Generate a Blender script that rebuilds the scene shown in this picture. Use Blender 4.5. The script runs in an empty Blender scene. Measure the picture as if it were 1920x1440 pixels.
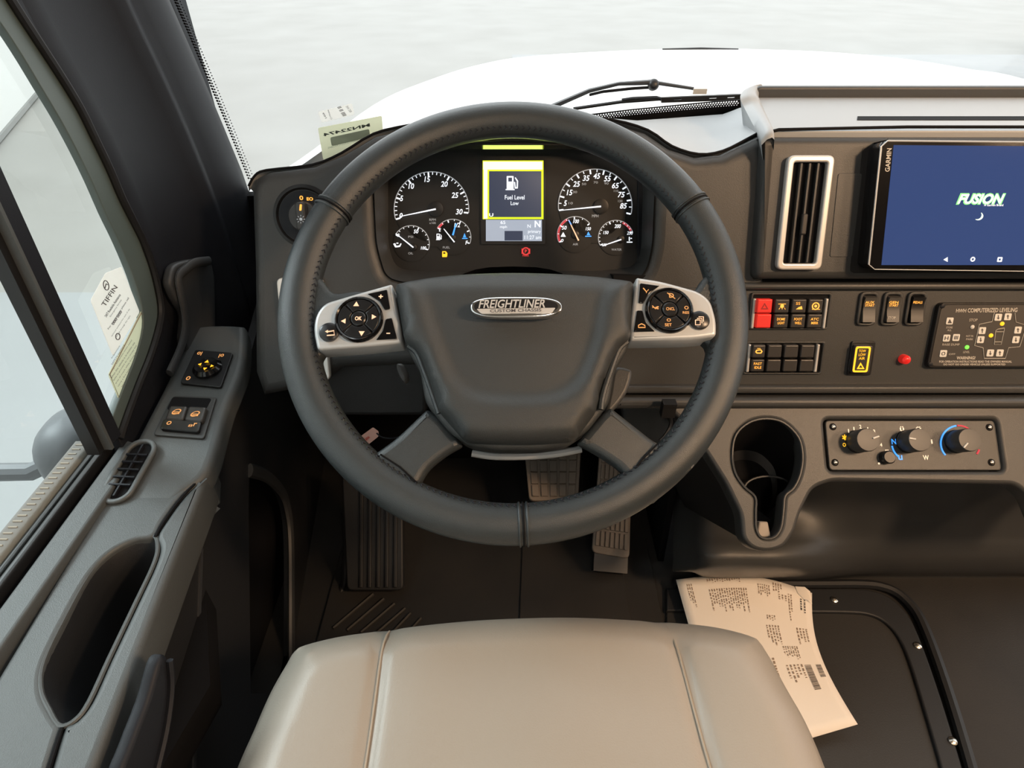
import bpy, bmesh, math, random
from mathutils import Vector, Matrix
from mathutils.geometry import delaunay_2d_cdt
random.seed(7)
S = bpy.context.scene
COL = S.collection
PI = math.pi
# ------------------------------------------------------------------ camera
FOC = 1150.0; PITCH = math.radians(37.5); CZ = 0.95
CAM = Vector((0, 0, CZ))
cd = bpy.data.cameras.new('camera'); cam = bpy.data.objects.new('camera', cd); COL.objects.link(cam)
cd.sensor_fit = 'HORIZONTAL'; cd.sensor_width = 36; cd.lens = 36*FOC/1920; cd.clip_start = 0.01; cd.clip_end = 200
cam.location = CAM; cam.rotation_euler = (PI/2-PITCH, 0, 0)
S.camera = cam
S.view_settings.view_transform = 'Standard'; S.view_settings.look = 'None'
S.view_settings.gamma = 1; S.view_settings.use_curve_mapping = False
S.view_settings.exposure = 0.0
# ------------------------------------------------------------------ world and lamps
w = bpy.data.worlds.new('hall_light'); S.world = w; w.use_nodes = True
bg = w.node_tree.nodes['Background']; bg.inputs[0].default_value = (0.95, 0.985, 1.0, 1); bg.inputs[1].default_value = 1.9
def area(name, loc, target, size, sizey, power, col):
    l = bpy.data.lights.new(name, 'AREA'); l.shape = 'RECTANGLE'; l.size = size; l.size_y = sizey
    l.energy = power; l.color = col
    o = bpy.data.objects.new(name, l); COL.objects.link(o); o.location = loc
    o.rotation_euler = (Vector(target)-Vector(loc)).to_track_quat('-Z', 'Y').to_euler()
    return o
# warm ceiling lamps of the coach behind the driver and the cool hall lamp ahead
area('coach_lamp', (1.0, -0.2, 1.5), (0.75, 0.5, 0.2), 0.16, 0.16, 16, (1, 0.66, 0.40))
area('coach_lamp', (1.6, -0.3, 1.5), (1.2, 0.5, 0.3), 0.2, 0.2, 9, (1, 0.66, 0.40))
area('cab_lamp', (0.25, -0.6, 1.5), (0.2, 0.2, 0.3), 0.2, 0.2, 3, (1, 0.82, 0.66))
area('cool_lamp', (-0.6, 4.5, 3.4), (0.3, 0.8, 0.7), 3.0, 1.2, 50, (0.9, 0.97, 1))
area('cool_lamp', (-3.0, 0.9, 2.7), (0.0, 0.5, 0.65), 2.4, 0.8, 160, (0.86, 0.96, 1))  # unseen lamp added at the left for cool highlights on the wheel

# ------------------------------------------------------------------ frames and projection
class Fr:
    def __init__(s, o, x, y):
        s.o = Vector(o); s.x = Vector(x).normalized(); s.y = Vector(y).normalized(); s.n = s.x.cross(s.y)
    def w(s, a, b, h=0): return s.o+s.x*a+s.y*b+s.n*h
def tilt(o, deg):
    a = math.radians(deg); return Fr(o, (1, 0, 0), (0, math.sin(a), math.cos(a)))
FW = Vector((0, math.cos(PITCH), -math.sin(PITCH))); UPV = Vector((0, math.sin(PITCH), math.cos(PITCH)))
def ray(px, py): return Vector((1, 0, 0))*((px-960)/FOC)+UPV*((720-py)/FOC)+FW
def U(px, py, fr, h=0):
    r = ray(px, py); o = fr.o+fr.n*h
    return CAM+r*((o-CAM).dot(fr.n)/r.dot(fr.n))
def L2(fr, pts, h=0):
    out = []
    for p in pts:
        q = U(p[0], p[1], fr, h)-fr.o; out.append((q.dot(fr.x), q.dot(fr.y)))
    return out
def at(px, py, **k):
    r = ray(px, py)
    if 'y' in k: t = k['y']/r.y
    elif 'x' in k: t = k['x']/r.x
    elif 'z' in k: t = (k['z']-CZ)/r.z
    else: t = k['t']
    return CAM+r*t
def rp(pts, r, n=5):
    """polygon with rounded corners"""
    out = []; N = len(pts)
    for i in range(N):
        p = Vector(pts[i][:2]); a = Vector(pts[i-1][:2]); b = Vector(pts[(i+1) % N][:2])
        rr = pts[i][2] if len(pts[i]) > 2 else r
        da = a-p; db = b-p; la = da.length; lb = db.length
        if rr <= 0 or la < 1e-9 or lb < 1e-9: out.append((p.x, p.y)); continue
        d = min(rr, la*0.49, lb*0.49); A = p+da/la*d; B = p+db/lb*d
        for k in range(n+1):
            t = k/n; q = A*(1-t)**2+p*2*t*(1-t)+B*t*t; out.append((q.x, q.y))
    return out
def cr(pts, n=6, closed=True):
    """Catmull-Rom through points of any dimension"""
    P = [Vector(p) for p in pts]; N = len(P); out = []
    rng = range(N) if closed else range(N-1)
    for i in rng:
        if closed: a, b, c, d = P[i-1], P[i], P[(i+1) % N], P[(i+2) % N]
        else: a, b, c, d = P[max(i-1, 0)], P[i], P[i+1], P[min(i+2, N-1)]
        for k in range(n):
            t = k/n
            out.append(0.5*((2*b)+(c-a)*t+(2*a-5*b+4*c-d)*t*t+(3*b-a-3*c+d)*t**3))
    if not closed: out.append(P[-1])
    return out
def rect(fr, x0, y0, x1, y1, r=0.002, h=0):
    ym = (y0+y1)/2; xm = (x0+x1)/2
    a = L2(fr, [(x0, ym), (x1, ym), (xm, y0), (xm, y1)], h)
    X0, X1, Y1, Y0 = a[0][0], a[1][0], a[2][1], a[3][1]
    return rp([(X0, Y0), (X1, Y0), (X1, Y1), (X0, Y1)], r)
def circ(c, r, n=28, ry=None):
    ry = ry or r
    return [(c[0]+r*math.cos(2*PI*k/n), c[1]+ry*math.sin(2*PI*k/n)) for k in range(n)]

# ------------------------------------------------------------------ mesh pieces: every one returns (verts, faces) in world space
def area2(p): return sum(p[i-1][0]*p[i][1]-p[i][0]*p[i-1][1] for i in range(len(p)))/2
def curve_mesh(cu):
    o = bpy.data.objects.new('t', cu); me = bpy.data.meshes.new_from_object(o)
    v = [x.co.copy() for x in me.vertices]; f = [tuple(p.vertices) for p in me.polygons]
    bpy.data.objects.remove(o); bpy.data.curves.remove(cu); bpy.data.meshes.remove(me)
    return v, f
def plate(fr, outlines, h0, h1, bev=0.0, res=2):
    """flat plate with holes and bevelled edges; outlines in frame coordinates, first the outer one"""
    if outlines and not isinstance(outlines[0][0], (tuple, list)): outlines = [outlines]
    cu = bpy.data.curves.new('t', 'CURVE'); cu.dimensions = '2D'; cu.fill_mode = 'BOTH'
    for i, ol in enumerate(outlines):
        if (area2(ol) > 0) != (i == 0): ol = ol[::-1]
        sp = cu.splines.new('POLY'); sp.points.add(len(ol)-1)
        for k, p in enumerate(ol): sp.points[k].co = (p[0], p[1], 0, 1)
        sp.use_cyclic_u = True
    bev = min(bev, abs(h1-h0)/2*0.98)
    cu.extrude = (h1-h0)/2-bev; cu.bevel_depth = bev; cu.bevel_resolution = res; cu.offset = -bev
    v, f = curve_mesh(cu); m = (h0+h1)/2
    return [fr.w(p.x, p.y, p.z+m) for p in v], f
def tube(pts, r, seg=8, closed=False, flat=1.0, up=None, caps=True):
    pts = [Vector(p) for p in pts]; N = len(pts); vs = []; fs = []
    T = []
    for i in range(N):
        if closed: t = pts[(i+1) % N]-pts[i-1]
        else: t = pts[min(i+1, N-1)]-pts[max(i-1, 0)]
        T.append(t.normalized())
    u = (Vector(up) if up else T[0].orthogonal()); 
    for i in range(N):
        if up: u = Vector(up)
        u = (u-T[i]*u.dot(T[i])).normalized(); b = T[i].cross(u)
        rr = r[i] if isinstance(r, (list, tuple)) else r
        for k in range(seg):
            a = 2*PI*k/seg; vs.append(pts[i]+u*(rr*flat*math.cos(a))+b*(rr*math.sin(a)))
    M = N if closed else N-1
    for i in range(M):
        j = (i+1) % N
        for k in range(seg):
            l = (k+1) % seg; fs.append((i*seg+k, i*seg+l, j*seg+l, j*seg+k))
    if not closed and caps: fs.append(tuple(range(seg))[::-1]); fs.append(tuple((N-1)*seg+k for k in range(seg)))
    return vs, fs
def lathe(fr, c, prof, seg=28, sx=1.0):
    vs = []; fs = []; n = len(prof)
    for r, h in prof:
        for k in range(seg):
            a = 2*PI*k/seg; vs.append(fr.w(c[0]+r*sx*math.cos(a), c[1]+r*math.sin(a), h))
    for i in range(n-1):
        for k in range(seg):
            l = (k+1) % seg; fs.append((i*seg+k, i*seg+l, (i+1)*seg+l, (i+1)*seg+k))
    fs.append(tuple(range(seg))[::-1]); fs.append(tuple((n-1)*seg+k for k in range(seg)))
    return vs, fs
def loft(rows, closed=False):
    n = len(rows[0]); vs = [Vector(p) for r in rows for p in r]; fs = []
    for i in range(len(rows)-1):
        for k in range(n if closed else n-1):
            l = (k+1) % n; fs.append((i*n+k, i*n+l, (i+1)*n+l, (i+1)*n+k))
    return vs, fs
def sdist(p, poly):
    """signed distance, positive inside"""
    x, y = p; best = 1e9; ins = False; n = len(poly); j = n-1
    for i in range(n):
        x0, y0 = poly[j]; x1, y1 = poly[i]
        dx = x1-x0; dy = y1-y0; L = dx*dx+dy*dy
        t = 0 if L == 0 else max(0, min(1, ((x-x0)*dx+(y-y0)*dy)/L))
        d = (x0+t*dx-x)**2+(y0+t*dy-y)**2
        if d < best: best = d
        if (y0 > y) != (y1 > y) and x < (x1-x0)*(y-y0)/(y1-y0)+x0: ins = not ins
        j = i
    return math.sqrt(best)*(1 if ins else -1)
def relief(fr, ol, hf, sp, h0, rr=0.01):
    """a cushion-like solid: outline ol (frame coordinates), top height hf(x, y, d)"""
    if area2(ol) < 0: ol = ol[::-1]
    xs = [p[0] for p in ol]; ys = [p[1] for p in ol]; pts = [Vector(p) for p in ol]; n = len(ol)
    ds = [0.0]*n
    rings = [rr*0.08, rr*0.3, rr*0.65]
    x = min(xs)
    cand = []
    i = 0
    while x < max(xs):
        y = min(ys)+(sp/2 if i % 2 else 0)
        while y < max(ys): cand.append((x, y)); y += sp
        x += sp*0.87; i += 1
    for k in range(n):
        a = Vector(ol[k-1]); b = Vector(ol[(k+1) % n]); t = (b-a)
        if t.length < 1e-7: continue
        t.normalize(); nn = Vector((-t.y, t.x))
        for q in rings:
            p = Vector(ol[k])+nn*q; d = sdist(p, ol)
            if d > q*0.9: pts.append(p); ds.append(d)
    for c in cand:
        d = sdist(c, ol)
        if d > rr*0.85: pts.append(Vector(c)); ds.append(d)
    v2, e2, f2, *_ = delaunay_2d_cdt([Vector((p.x, p.y)) for p in pts], [(k, (k+1) % n) for k in range(n)], [], 1, 1e-6)
    vs = []
    for p in v2:
        d = max(0, sdist((p.x, p.y), ol)); vs.append(fr.w(p.x, p.y, hf(p.x, p.y, d)))
    fs = [tuple(f) for f in f2]
    m = len(vs)
    for k in range(n): vs.append(fr.w(ol[k][0], ol[k][1], h0))
    # outline verts keep their order at the start of v2 unless merged
    for k in range(n):
        l = (k+1) % n
        fs.append((k, m+k, m+l, l))
    fs.append(tuple(m+k for k in range(n))[::-1])
    return vs, fs
def rnd(d, r):
    d = max(0.0, min(d, r)); return math.sqrt(max(0, 1-(1-d/r)**2))
def sstep(a, b, x):
    t = max(0, min(1, (x-a)/(b-a))); return t*t*(3-2*t)
def box(c, sx, sy, sz, fr=None):
    vs = []
    for i in (-1, 1):
        for j in (-1, 1):
            for k in (-1, 1):
                v = (i*sx/2, j*sy/2, k*sz/2)
                vs.append(Vector(c)+Vector(v) if not fr else Vector(c)+fr.x*v[0]+fr.y*v[1]+fr.n*v[2])
    return vs, [(0, 1, 3, 2), (4, 6, 7, 5), (0, 4, 5, 1), (2, 3, 7, 6), (0, 2, 6, 4), (1, 5, 7, 3)]
def ball(c, rx, ry, rz, n=14, e=1.0):
    vs = []; fs = []
    pw = lambda v: math.copysign(abs(v)**e, v)
    for i in range(n+1):
        th = PI*i/n
        for k in range(2*n):
            ph = PI*k/n
            vs.append(Vector((c[0]+rx*pw(math.sin(th))*pw(math.cos(ph)), c[1]+ry*pw(math.sin(th))*pw(math.sin(ph)), c[2]+rz*pw(math.cos(th)))))
    for i in range(n):
        for k in range(2*n):
            l = (k+1) % (2*n); fs.append((i*2*n+k, (i+1)*2*n+k, (i+1)*2*n+l, i*2*n+l))
    return vs, fs
def text(s, fr, bl, br, tl, h=0.0005, bold=0.0, shear=0.0, thick=0.0001, local=False):
    """lettering whose box runs from bl to br to tl (pixels on the frame's plane)"""
    cu = bpy.data.curves.new('t', 'FONT'); cu.body = s; cu.size = 1; cu.offset = bold; cu.shear = shear
    cu.align_x = 'CENTER'; cu.resolution_u = 3; cu.space_line = 0.85
    v, f = curve_mesh(cu)
    if not v: return [], []
    x0 = min(p.x for p in v); x1 = max(p.x for p in v); y0 = min(p.y for p in v); y1 = max(p.y for p in v)
    A, B, C = (Vector(q) for q in (bl, br, tl)) if local else (U(q[0], q[1], fr, h) for q in (bl, br, tl))
    n = (B-A).cross(C-A).normalized()
    if n.dot(CAM-A) < 0: n = -n
    return [A+(B-A)*((p.x-x0)/(x1-x0))+(C-A)*((p.y-y0)/max(1e-6, y1-y0))+n*thick for p in v], f
def tx(s, fr, cx, cy, wd, ht, **k):
    """upright lettering centred on a pixel, wd x ht pixels; follows the frame's own axes"""
    h = k.get('h', 0.0005); c = U(cx, cy, fr, h); d = (c-CAM).dot(FW)/FOC
    hx = fr.x*(wd*d/2); hy = fr.y*(ht*d/2)
    k['local'] = True
    return text(s, fr, c-hx-hy, c+hx-hy, c-hx+hy, **k)

def interp(z, tab):
    if z <= tab[0][0]: return tab[0][1]
    for (a0, b0), (a1, b1) in zip(tab, tab[1:]):
        if z <= a1: return b0+(b1-b0)*(z-a0)/(a1-a0)
    (a0, b0), (a1, b1) = tab[-2:]
    return b1+(b1-b0)*(z-a1)/(a1-a0)

# ------------------------------------------------------------------ objects
def mesh_of(parts):
    vs = []; fs = []
    if isinstance(parts, tuple): parts = [parts]
    for v, f in parts:
        b = len(vs); vs += v; fs += [tuple(i+b for i in q) for q in f]
    return vs, fs
def root_of(o):
    while o.parent: o = o.parent
    return o
def part(name, parts, m, parent, label=None, sharp=35, kind=None, fix=True):
    vs, fs = mesh_of(parts)
    off = Vector(parent['_o']) if parent and '_o' in parent else None
    if parent is None:
        xs = [v.x for v in vs]; ys = [v.y for v in vs]; off = Vector(((min(xs)+max(xs))/2, (min(ys)+max(ys))/2, min(v.z for v in vs)))
    me = bpy.data.meshes.new(name); me.from_pydata([v-off for v in vs], [], fs)
    if fix:
        bm = bmesh.new(); bm.from_mesh(me); bmesh.ops.recalc_face_normals(bm, faces=bm.faces); bm.to_mesh(me); bm.free()
    me.materials.append(m)
    me.polygons.foreach_set('use_smooth', [True]*len(me.polygons)); me.set_sharp_from_angle(angle=math.radians(sharp))
    o = bpy.data.objects.new(name, me); COL.objects.link(o)
    OFF[o.name] = off
    if parent:
        o.parent = parent
    else: o.location = off
    if label: o['label'] = label
    if kind: o['kind'] = kind
    return o
OFF = {}
_part = part
SPLIT = ('message', 'unit_print', 'hub_arm_edge', 'numerals', 'legend')
def part(name, parts, m, parent, **k):
    """parent may be a thing, a part, or None; separate bits of lettering become separate parts"""
    if name in SPLIT and isinstance(parts, list) and len(parts) > 1:
        for q in parts: o = part(name.rstrip('s'), [q], m, parent, **k)
        return o
    if parent is not None and parent.name in OFF:
        class P: pass
        off = OFF[parent.name]
        vs, fs = mesh_of(parts)
        me_parts = (vs, fs)
        o = _part2(name, me_parts, m, parent, off, **k)
        return o
    return _part(name, parts, m, parent, **k)
def _part2(name, parts, m, parent, off, label=None, sharp=35, kind=None, fix=True):
    vs, fs = parts
    me = bpy.data.meshes.new(name); me.from_pydata([v-off for v in vs], [], fs)
    if fix:
        bm = bmesh.new(); bm.from_mesh(me); bmesh.ops.recalc_face_normals(bm, faces=bm.faces); bm.to_mesh(me); bm.free()
    me.materials.append(m)
    me.polygons.foreach_set('use_smooth', [True]*len(me.polygons)); me.set_sharp_from_angle(angle=math.radians(sharp))
    o = bpy.data.objects.new(name, me); COL.objects.link(o); o.parent = parent; OFF[o.name] = off
    if label: o['label'] = label
    if kind: o['kind'] = kind
    return o
def thing(name, label, cat, loc, group=None):
    o = bpy.data.objects.new(name, None); COL.objects.link(o); o.location = Vector(loc); o.empty_display_size = 0.02
    OFF[o.name] = Vector(loc)
    o['label'] = label; o['category'] = cat
    if group: o['group'] = group
    return o
def solo(name, parts, m, label, cat, group=None, **k):
    o = part(name, parts, m, None, label=label, **k); o['category'] = cat
    if group: o['group'] = group
    return o
def struct(name, parts, m, **k): return part(name, parts, m, None, kind='structure', **k)

# ------------------------------------------------------------------ materials
def mat(name, col, rough=0.5, metal=0.0, spec=0.5, emit=None, es=1.0, grain=None, gs=0.1, var=None, vs=3.0, alpha=None, coat=0.0):
    m = bpy.data.materials.new(name); m.use_nodes = True; nt = m.node_tree; b = nt.nodes['Principled BSDF']
    b.inputs['Base Color'].default_value = (*col, 1); b.inputs['Roughness'].default_value = rough
    b.inputs['Metallic'].default_value = metal; b.inputs['Specular IOR Level'].default_value = spec
    b.inputs['Coat Weight'].default_value = coat
    if emit: b.inputs['Emission Color'].default_value = (*emit, 1); b.inputs['Emission Strength'].default_value = es
    if grain or var:
        tc = nt.nodes.new('ShaderNodeTexCoord')
    if grain:
        n = nt.nodes.new('ShaderNodeTexNoise'); n.inputs['Scale'].default_value = grain; n.inputs['Detail'].default_value = 2
        bp = nt.nodes.new('ShaderNodeBump'); bp.inputs['Strength'].default_value = gs; bp.inputs['Distance'].default_value = 0.001
        nt.links.new(tc.outputs['Object'], n.inputs['Vector']); nt.links.new(n.outputs['Fac'], bp.inputs['Height'])
        nt.links.new(bp.outputs['Normal'], b.inputs['Normal'])
    if var:
        n = nt.nodes.new('ShaderNodeTexNoise'); n.inputs['Scale'].default_value = vs; n.inputs['Detail'].default_value = 4
        r = nt.nodes.new('ShaderNodeValToRGB'); r.color_ramp.elements[0].position = 0.3; r.color_ramp.elements[1].position = 0.72
        r.color_ramp.elements[0].color = (*col, 1); r.color_ramp.elements[1].color = (*var, 1)
        nt.links.new(tc.outputs['Object'], n.inputs['Vector']); nt.links.new(n.outputs['Fac'], r.inputs['Fac'])
        nt.links.new(r.outputs['Color'], b.inputs['Base Color'])
    return m
def glassmat(name, tint, refl=0.6):
    m = bpy.data.materials.new(name); m.use_nodes = True; nt = m.node_tree; nt.nodes.clear()
    o = nt.nodes.new('ShaderNodeOutputMaterial'); t = nt.nodes.new('ShaderNodeBsdfTransparent'); g = nt.nodes.new('ShaderNodeBsdfGlossy')
    mx = nt.nodes.new('ShaderNodeMixShader'); fr = nt.nodes.new('ShaderNodeFresnel'); mu = nt.nodes.new('ShaderNodeMath'); mu.operation = 'MULTIPLY'
    mu.inputs[1].default_value = refl; fr.inputs[0].default_value = 1.45
    t.inputs[0].default_value = (*tint, 1); g.inputs['Roughness'].default_value = 0.02
    nt.links.new(fr.outputs[0], mu.inputs[0]); nt.links.new(mu.outputs[0], mx.inputs[0]); nt.links.new(t.outputs[0], mx.inputs[1])
    nt.links.new(g.outputs[0], mx.inputs[2]); nt.links.new(mx.outputs[0], o.inputs[0]); return m
M = dict(
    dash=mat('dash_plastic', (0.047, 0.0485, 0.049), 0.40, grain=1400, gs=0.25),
    dashglare=mat('dash_plastic_glare', (0.36, 0.375, 0.385), 0.42, spec=0.8, grain=1400, gs=0.15),  # same plastic as the dash, windshield glare put into the pale colour
    side=mat('side_panel_plastic', (0.075, 0.083, 0.085), 0.42, grain=1500, gs=0.3),
    sidedark=mat('dark_side_plastic', (0.014, 0.015, 0.017), 0.55, grain=900, gs=0.2),
    pillar=mat('pillar_plastic', (0.011, 0.0125, 0.017), 0.55, spec=0.28, grain=1200, gs=0.15),
    black=mat('black_plastic', (0.010, 0.010, 0.011), 0.4),
    gloss=mat('gloss_black', (0.006, 0.006, 0.007), 0.12),
    mattblack=mat('flat_black', (0.005, 0.005, 0.006), 0.8, spec=0.2),
    rubber=mat('floor_rubber', (0.014, 0.0135, 0.013), 0.62, grain=500, gs=0.25, var=(0.024, 0.022, 0.020), vs=9),
    rim=mat('wheel_leather', (0.030, 0.037, 0.041), 0.34, spec=0.65, grain=1700, gs=0.35),
    pad=mat('horn_pad_plastic', (0.036, 0.040, 0.041), 0.42, grain=1600, gs=0.4),
    thread=mat('dark_thread', (0.02, 0.022, 0.03), 0.6),
    silver=mat('satin_silver', (0.60, 0.625, 0.64), 0.38, metal=0.35, grain=1500, gs=0.05),
    vent=mat('silver_vent_paint', (0.78, 0.76, 0.73), 0.35, metal=0.4),
    chrome=mat('chrome', (0.78, 0.78, 0.78), 0.15, metal=1),
    steel=mat('bolt_steel', (0.7, 0.66, 0.6), 0.25, metal=1),
    seat=mat('seat_vinyl', (0.33, 0.295, 0.25), 0.40, grain=700, gs=0.18),
    seam=mat('seat_thread', (0.36, 0.31, 0.25), 0.7),
    paper=mat('printed_paper', (0.90, 0.83, 0.74), 0.7),
    ink=mat('paper_ink', (0.30, 0.22, 0.16), 0.8), ink2=mat('dark_ink', (0.09, 0.08, 0.08), 0.8),
    inkg=mat('green_black_ink', (0.035, 0.05, 0.045), 0.7),
    label=mat('translucent_label', (0.80, 0.82, 0.70), 0.6), labelw=mat('white_label', (0.92, 0.92, 0.90), 0.6),
    labelb=mat('label_barcode', (0.42, 0.48, 0.43), 0.6),
    glass=glassmat('window_glass', (0.96, 0.985, 0.975), 0.07), wglass=glassmat('windshield_glass', (0.985, 0.99, 0.985), 0.12),
    paint=mat('white_paint', (0.86, 0.87, 0.87), 0.25, coat=0.4),
    frit=mat('ceramic_frit', (0.008, 0.008, 0.009), 0.35),
    green=mat('seal_green_grey', (0.085, 0.115, 0.112), 0.4),
    concrete=mat('polished_concrete', (0.33, 0.322, 0.298), 0.4, var=(0.39, 0.385, 0.362), vs=0.9),
    joint=mat('floor_joint', (0.30, 0.30, 0.29), 0.8),
    concrete2=mat('lighter_concrete', (0.375, 0.39, 0.395), 0.4, var=(0.34, 0.35, 0.352), vs=0.8),
    concrete3=mat('grey_concrete', (0.285, 0.295, 0.30), 0.3, var=(0.36, 0.37, 0.372), vs=1.1),
    wall=mat('hall_wall_white', (0.82, 0.82, 0.80), 0.7),
    shell=mat('coach_lining', (0.30, 0.26, 0.21), 0.8),
    amber=mat('amber_legend', (0.3, 0.12, 0.02), 0.5, emit=(1.0, 0.42, 0.06), es=1.5),
    amberd=mat('dim_amber_legend', (0.3, 0.12, 0.04), 0.5, emit=(1.0, 0.46, 0.14), es=0.75),
    peach=mat('peach_legend', (0.5, 0.3, 0.2), 0.5, emit=(1.0, 0.62, 0.38), es=0.95),
    white=mat('white_print', (0.75, 0.74, 0.70), 0.6), cream=mat('cream_print', (0.6, 0.56, 0.50), 0.6),
    lwhite=mat('lit_white', (0.5, 0.5, 0.5), 0.5, emit=(0.86, 0.92, 1.0), es=1.1),
    lgrey=mat('lit_grey', (0.3, 0.3, 0.3), 0.5, emit=(0.7, 0.75, 0.8), es=0.35),
    lred=mat('lit_red', (0.4, 0.02, 0.02), 0.5, emit=(0.9, 0.06, 0.06), es=0.8),
    lredd=mat('lit_dim_red', (0.4, 0.02, 0.02), 0.5, emit=(0.8, 0.1, 0.13), es=0.55),
    lblue=mat('lit_blue', (0.05, 0.2, 0.6), 0.5, emit=(0.06, 0.36, 1.0), es=1.1),
    dblue=mat('deep_blue_print', (0.03, 0.10, 0.5), 0.5, emit=(0.05, 0.2, 0.9), es=0.7),
    lamber=mat('lit_amber', (0.6, 0.3, 0.02), 0.5, emit=(1.0, 0.5, 0.02), es=1.3),
    lgreen=mat('lit_green', (0.1, 0.5, 0.05), 0.5, emit=(0.2, 1.0, 0.08), es=1.3),
    logog=mat('lit_logo_green', (0.2, 0.6, 0.2), 0.5, emit=(0.10, 0.95, 0.16), es=1.2),
    logow=mat('lit_logo_white', (0.8, 1, 0.8), 0.5, emit=(0.75, 1.0, 0.72), es=1.3),
    barw=mat('display_bar', (0.5, 0.5, 0.3), 0.5, emit=(0.74, 0.92, 0.17), es=5.0),
    bary=mat('display_yellow_edge', (0.4, 0.5, 0.0), 0.5, emit=(0.72, 0.86, 0.02), es=1.0),
    navy=mat('display_navy', (0.01, 0.012, 0.02), 0.25, emit=(0.055, 0.07, 0.12), es=0.7),
    dgrey=mat('display_grey', (0.1, 0.1, 0.1), 0.3, emit=(0.42, 0.48, 0.58), es=0.9),
    screen=mat('touchscreen_blue', (0.005, 0.008, 0.02), 0.06, emit=(0.040, 0.068, 0.185), es=1.0),
    red=mat('red_button', (0.75, 0.03, 0.025), 0.4, emit=(0.9, 0.05, 0.03), es=0.22), redk=mat('dark_red_print', (0.35, 0.02, 0.02), 0.5),
    redlamp=mat('red_lamp', (0.65, 0.02, 0.02), 0.2, emit=(0.9, 0.03, 0.02), es=0.3),
    button=mat('button_plastic', (0.045, 0.042, 0.04), 0.35), cluster=mat('cluster_face', (0.012, 0.012, 0.012), 0.55),
    upright=mat('upright_plastic', (0.035, 0.038, 0.041), 0.5, grain=1200, gs=0.2),
    wbtn=mat('wheel_button', (0.012, 0.012, 0.013), 0.3), lid=mat('cover_rubber', (0.027, 0.0255, 0.0235), 0.5, grain=500, gs=0.2),
    knob=mat('knob_plastic', (0.07, 0.068, 0.065), 0.45), pedal=mat('pedal_rubber', (0.22, 0.18, 0.145), 0.6, grain=500, gs=0.3),
    pink=mat('pink_tag', (0.70, 0.42, 0.36), 0.6), orange=mat('red_print', (0.6, 0.1, 0.08), 0.6),
    tray=mat('cup_base', (0.35, 0.30, 0.25), 0.5), stitch=mat('stitched_trim', (0.22, 0.205, 0.19), 0.8, grain=300, gs=0.4),
)
for nm in ('label', 'labelw', 'labelb'):
    nt = M[nm].node_tree; b = nt.nodes['Principled BSDF']; t_ = nt.nodes.new('ShaderNodeBsdfTranslucent'); mx = nt.nodes.new('ShaderNodeMixShader')
    t_.inputs[0].default_value = b.inputs['Base Color'].default_value; mx.inputs[0].default_value = 0.6
    nt.links.new(b.outputs[0], mx.inputs[1]); nt.links.new(t_.outputs[0], mx.inputs[2]); nt.links.new(mx.outputs[0], nt.nodes['Material Output'].inputs[0])
# ------------------------------------------------------------------ working planes of the cab
D = tilt((0, 0.683, 0.592), 23)                 # dashboard face
LC = tilt((0, 0.616, 0.442), 48)                # lower console face
K = tilt((0, 0.770, 0.640), 23)                 # instrument cluster face
W = tilt((0, 0, 0), 52); W.o = at(962, 571, t=0.6)   # steering wheel plane
HA = Fr((0, 0, 0.45), (1, 0, 0), (0, 1, 0))      # door armrest top
sl = math.atan(0.15); HB = Fr((0, 0.45, 0.45), (1, 0, 0), (0, math.cos(sl), math.sin(sl)))
SG = Fr((-0.46, 0, 0), (0, 1, 0), (0, 0, 1))     # side glass
tw = math.radians(17); WS = Fr((0, 1.04, 0.59), (1, 0, 0), (0, -math.sin(tw), math.cos(tw)))   # windshield
FL = Fr((0, 0, 0), (1, 0, 0), (0, 1, 0))         # cab floor

# ================================================================== OUTSIDE: hall, vehicle body
gz = -1.0
def gp(px, py): return at(px, py, z=gz)
struct('ground', box((0, 5, gz-0.05), 44, 44, 0.1), M['concrete'])
# lighter floor bay beyond the joint beside the vehicle and ahead of it
struct('ground', box((-6.2, -1.2, gz+0.004), 10, 9.4, 0.012), M['concrete2'])
struct('ground', box((6.5, 7.4, gz+0.004), 13, 9, 0.012), M['concrete3'])
a = gp(75, 175); b = gp(0, 265); dr = (a-b).normalized(); nn = Vector((-dr.y, dr.x, 0))
A = b-dr*12; B = a+dr*14; th = nn*0.2
def wallbox(A, B, th, z0, z1):
    v = [Vector((p.x, p.y, z)) for z in (z0, z1) for p in (A, B, B+th, A+th)]
    return v, [(0, 1, 2, 3), (4, 5, 6, 7), (0, 1, 5, 4), (1, 2, 6, 5), (2, 3, 7, 6), (3, 0, 4, 7)]
struct('wall_left', wallbox(A, B, th, gz, 4.0), M['wall'])
struct('baseboard_left', wallbox(A-nn*0.03, B-nn*0.03, nn*0.03, gz+0.012, gz+0.06), M['joint'])
# white nose of the vehicle under the windshield
sil = [(-0.62, 1.02, 0.50), (-0.50, 1.06, 0.545)]
for px, py, Y in ((560, 300, 1.10), (700, 197, 1.16), (800, 152, 1.24), (900, 121, 1.31), (1010, 104, 1.36), (1240, 92, 1.42), (1400, 92, 1.43), (1560, 98, 1.43), (1700, 111, 1.41), (1820, 130, 1.38), (1920, 148, 1.35)):
    p = at(px, py, y=Y); sil.append((p.x, p.y, p.z))
sil += [(1.3, 1.24, 0.62), (1.6, 1.1, 0.52)]
sil = cr(sil, 5, False)
rows = []
for t, in ((0,), (0.2,), (0.45,), (0.7,), (0.9,), (1,), ):
    rw = []
    for s in sil:
        y0 = 1.055; z0 = min(0.665, s.z-0.005) if s.x < 0 else 0.665
        y = y0+(s.y-y0)*t; z = z0+(s.z-z0)*math.sin(t*PI/2)
        rw.append((s.x, y, z))
    rows.append(rw)
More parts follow.
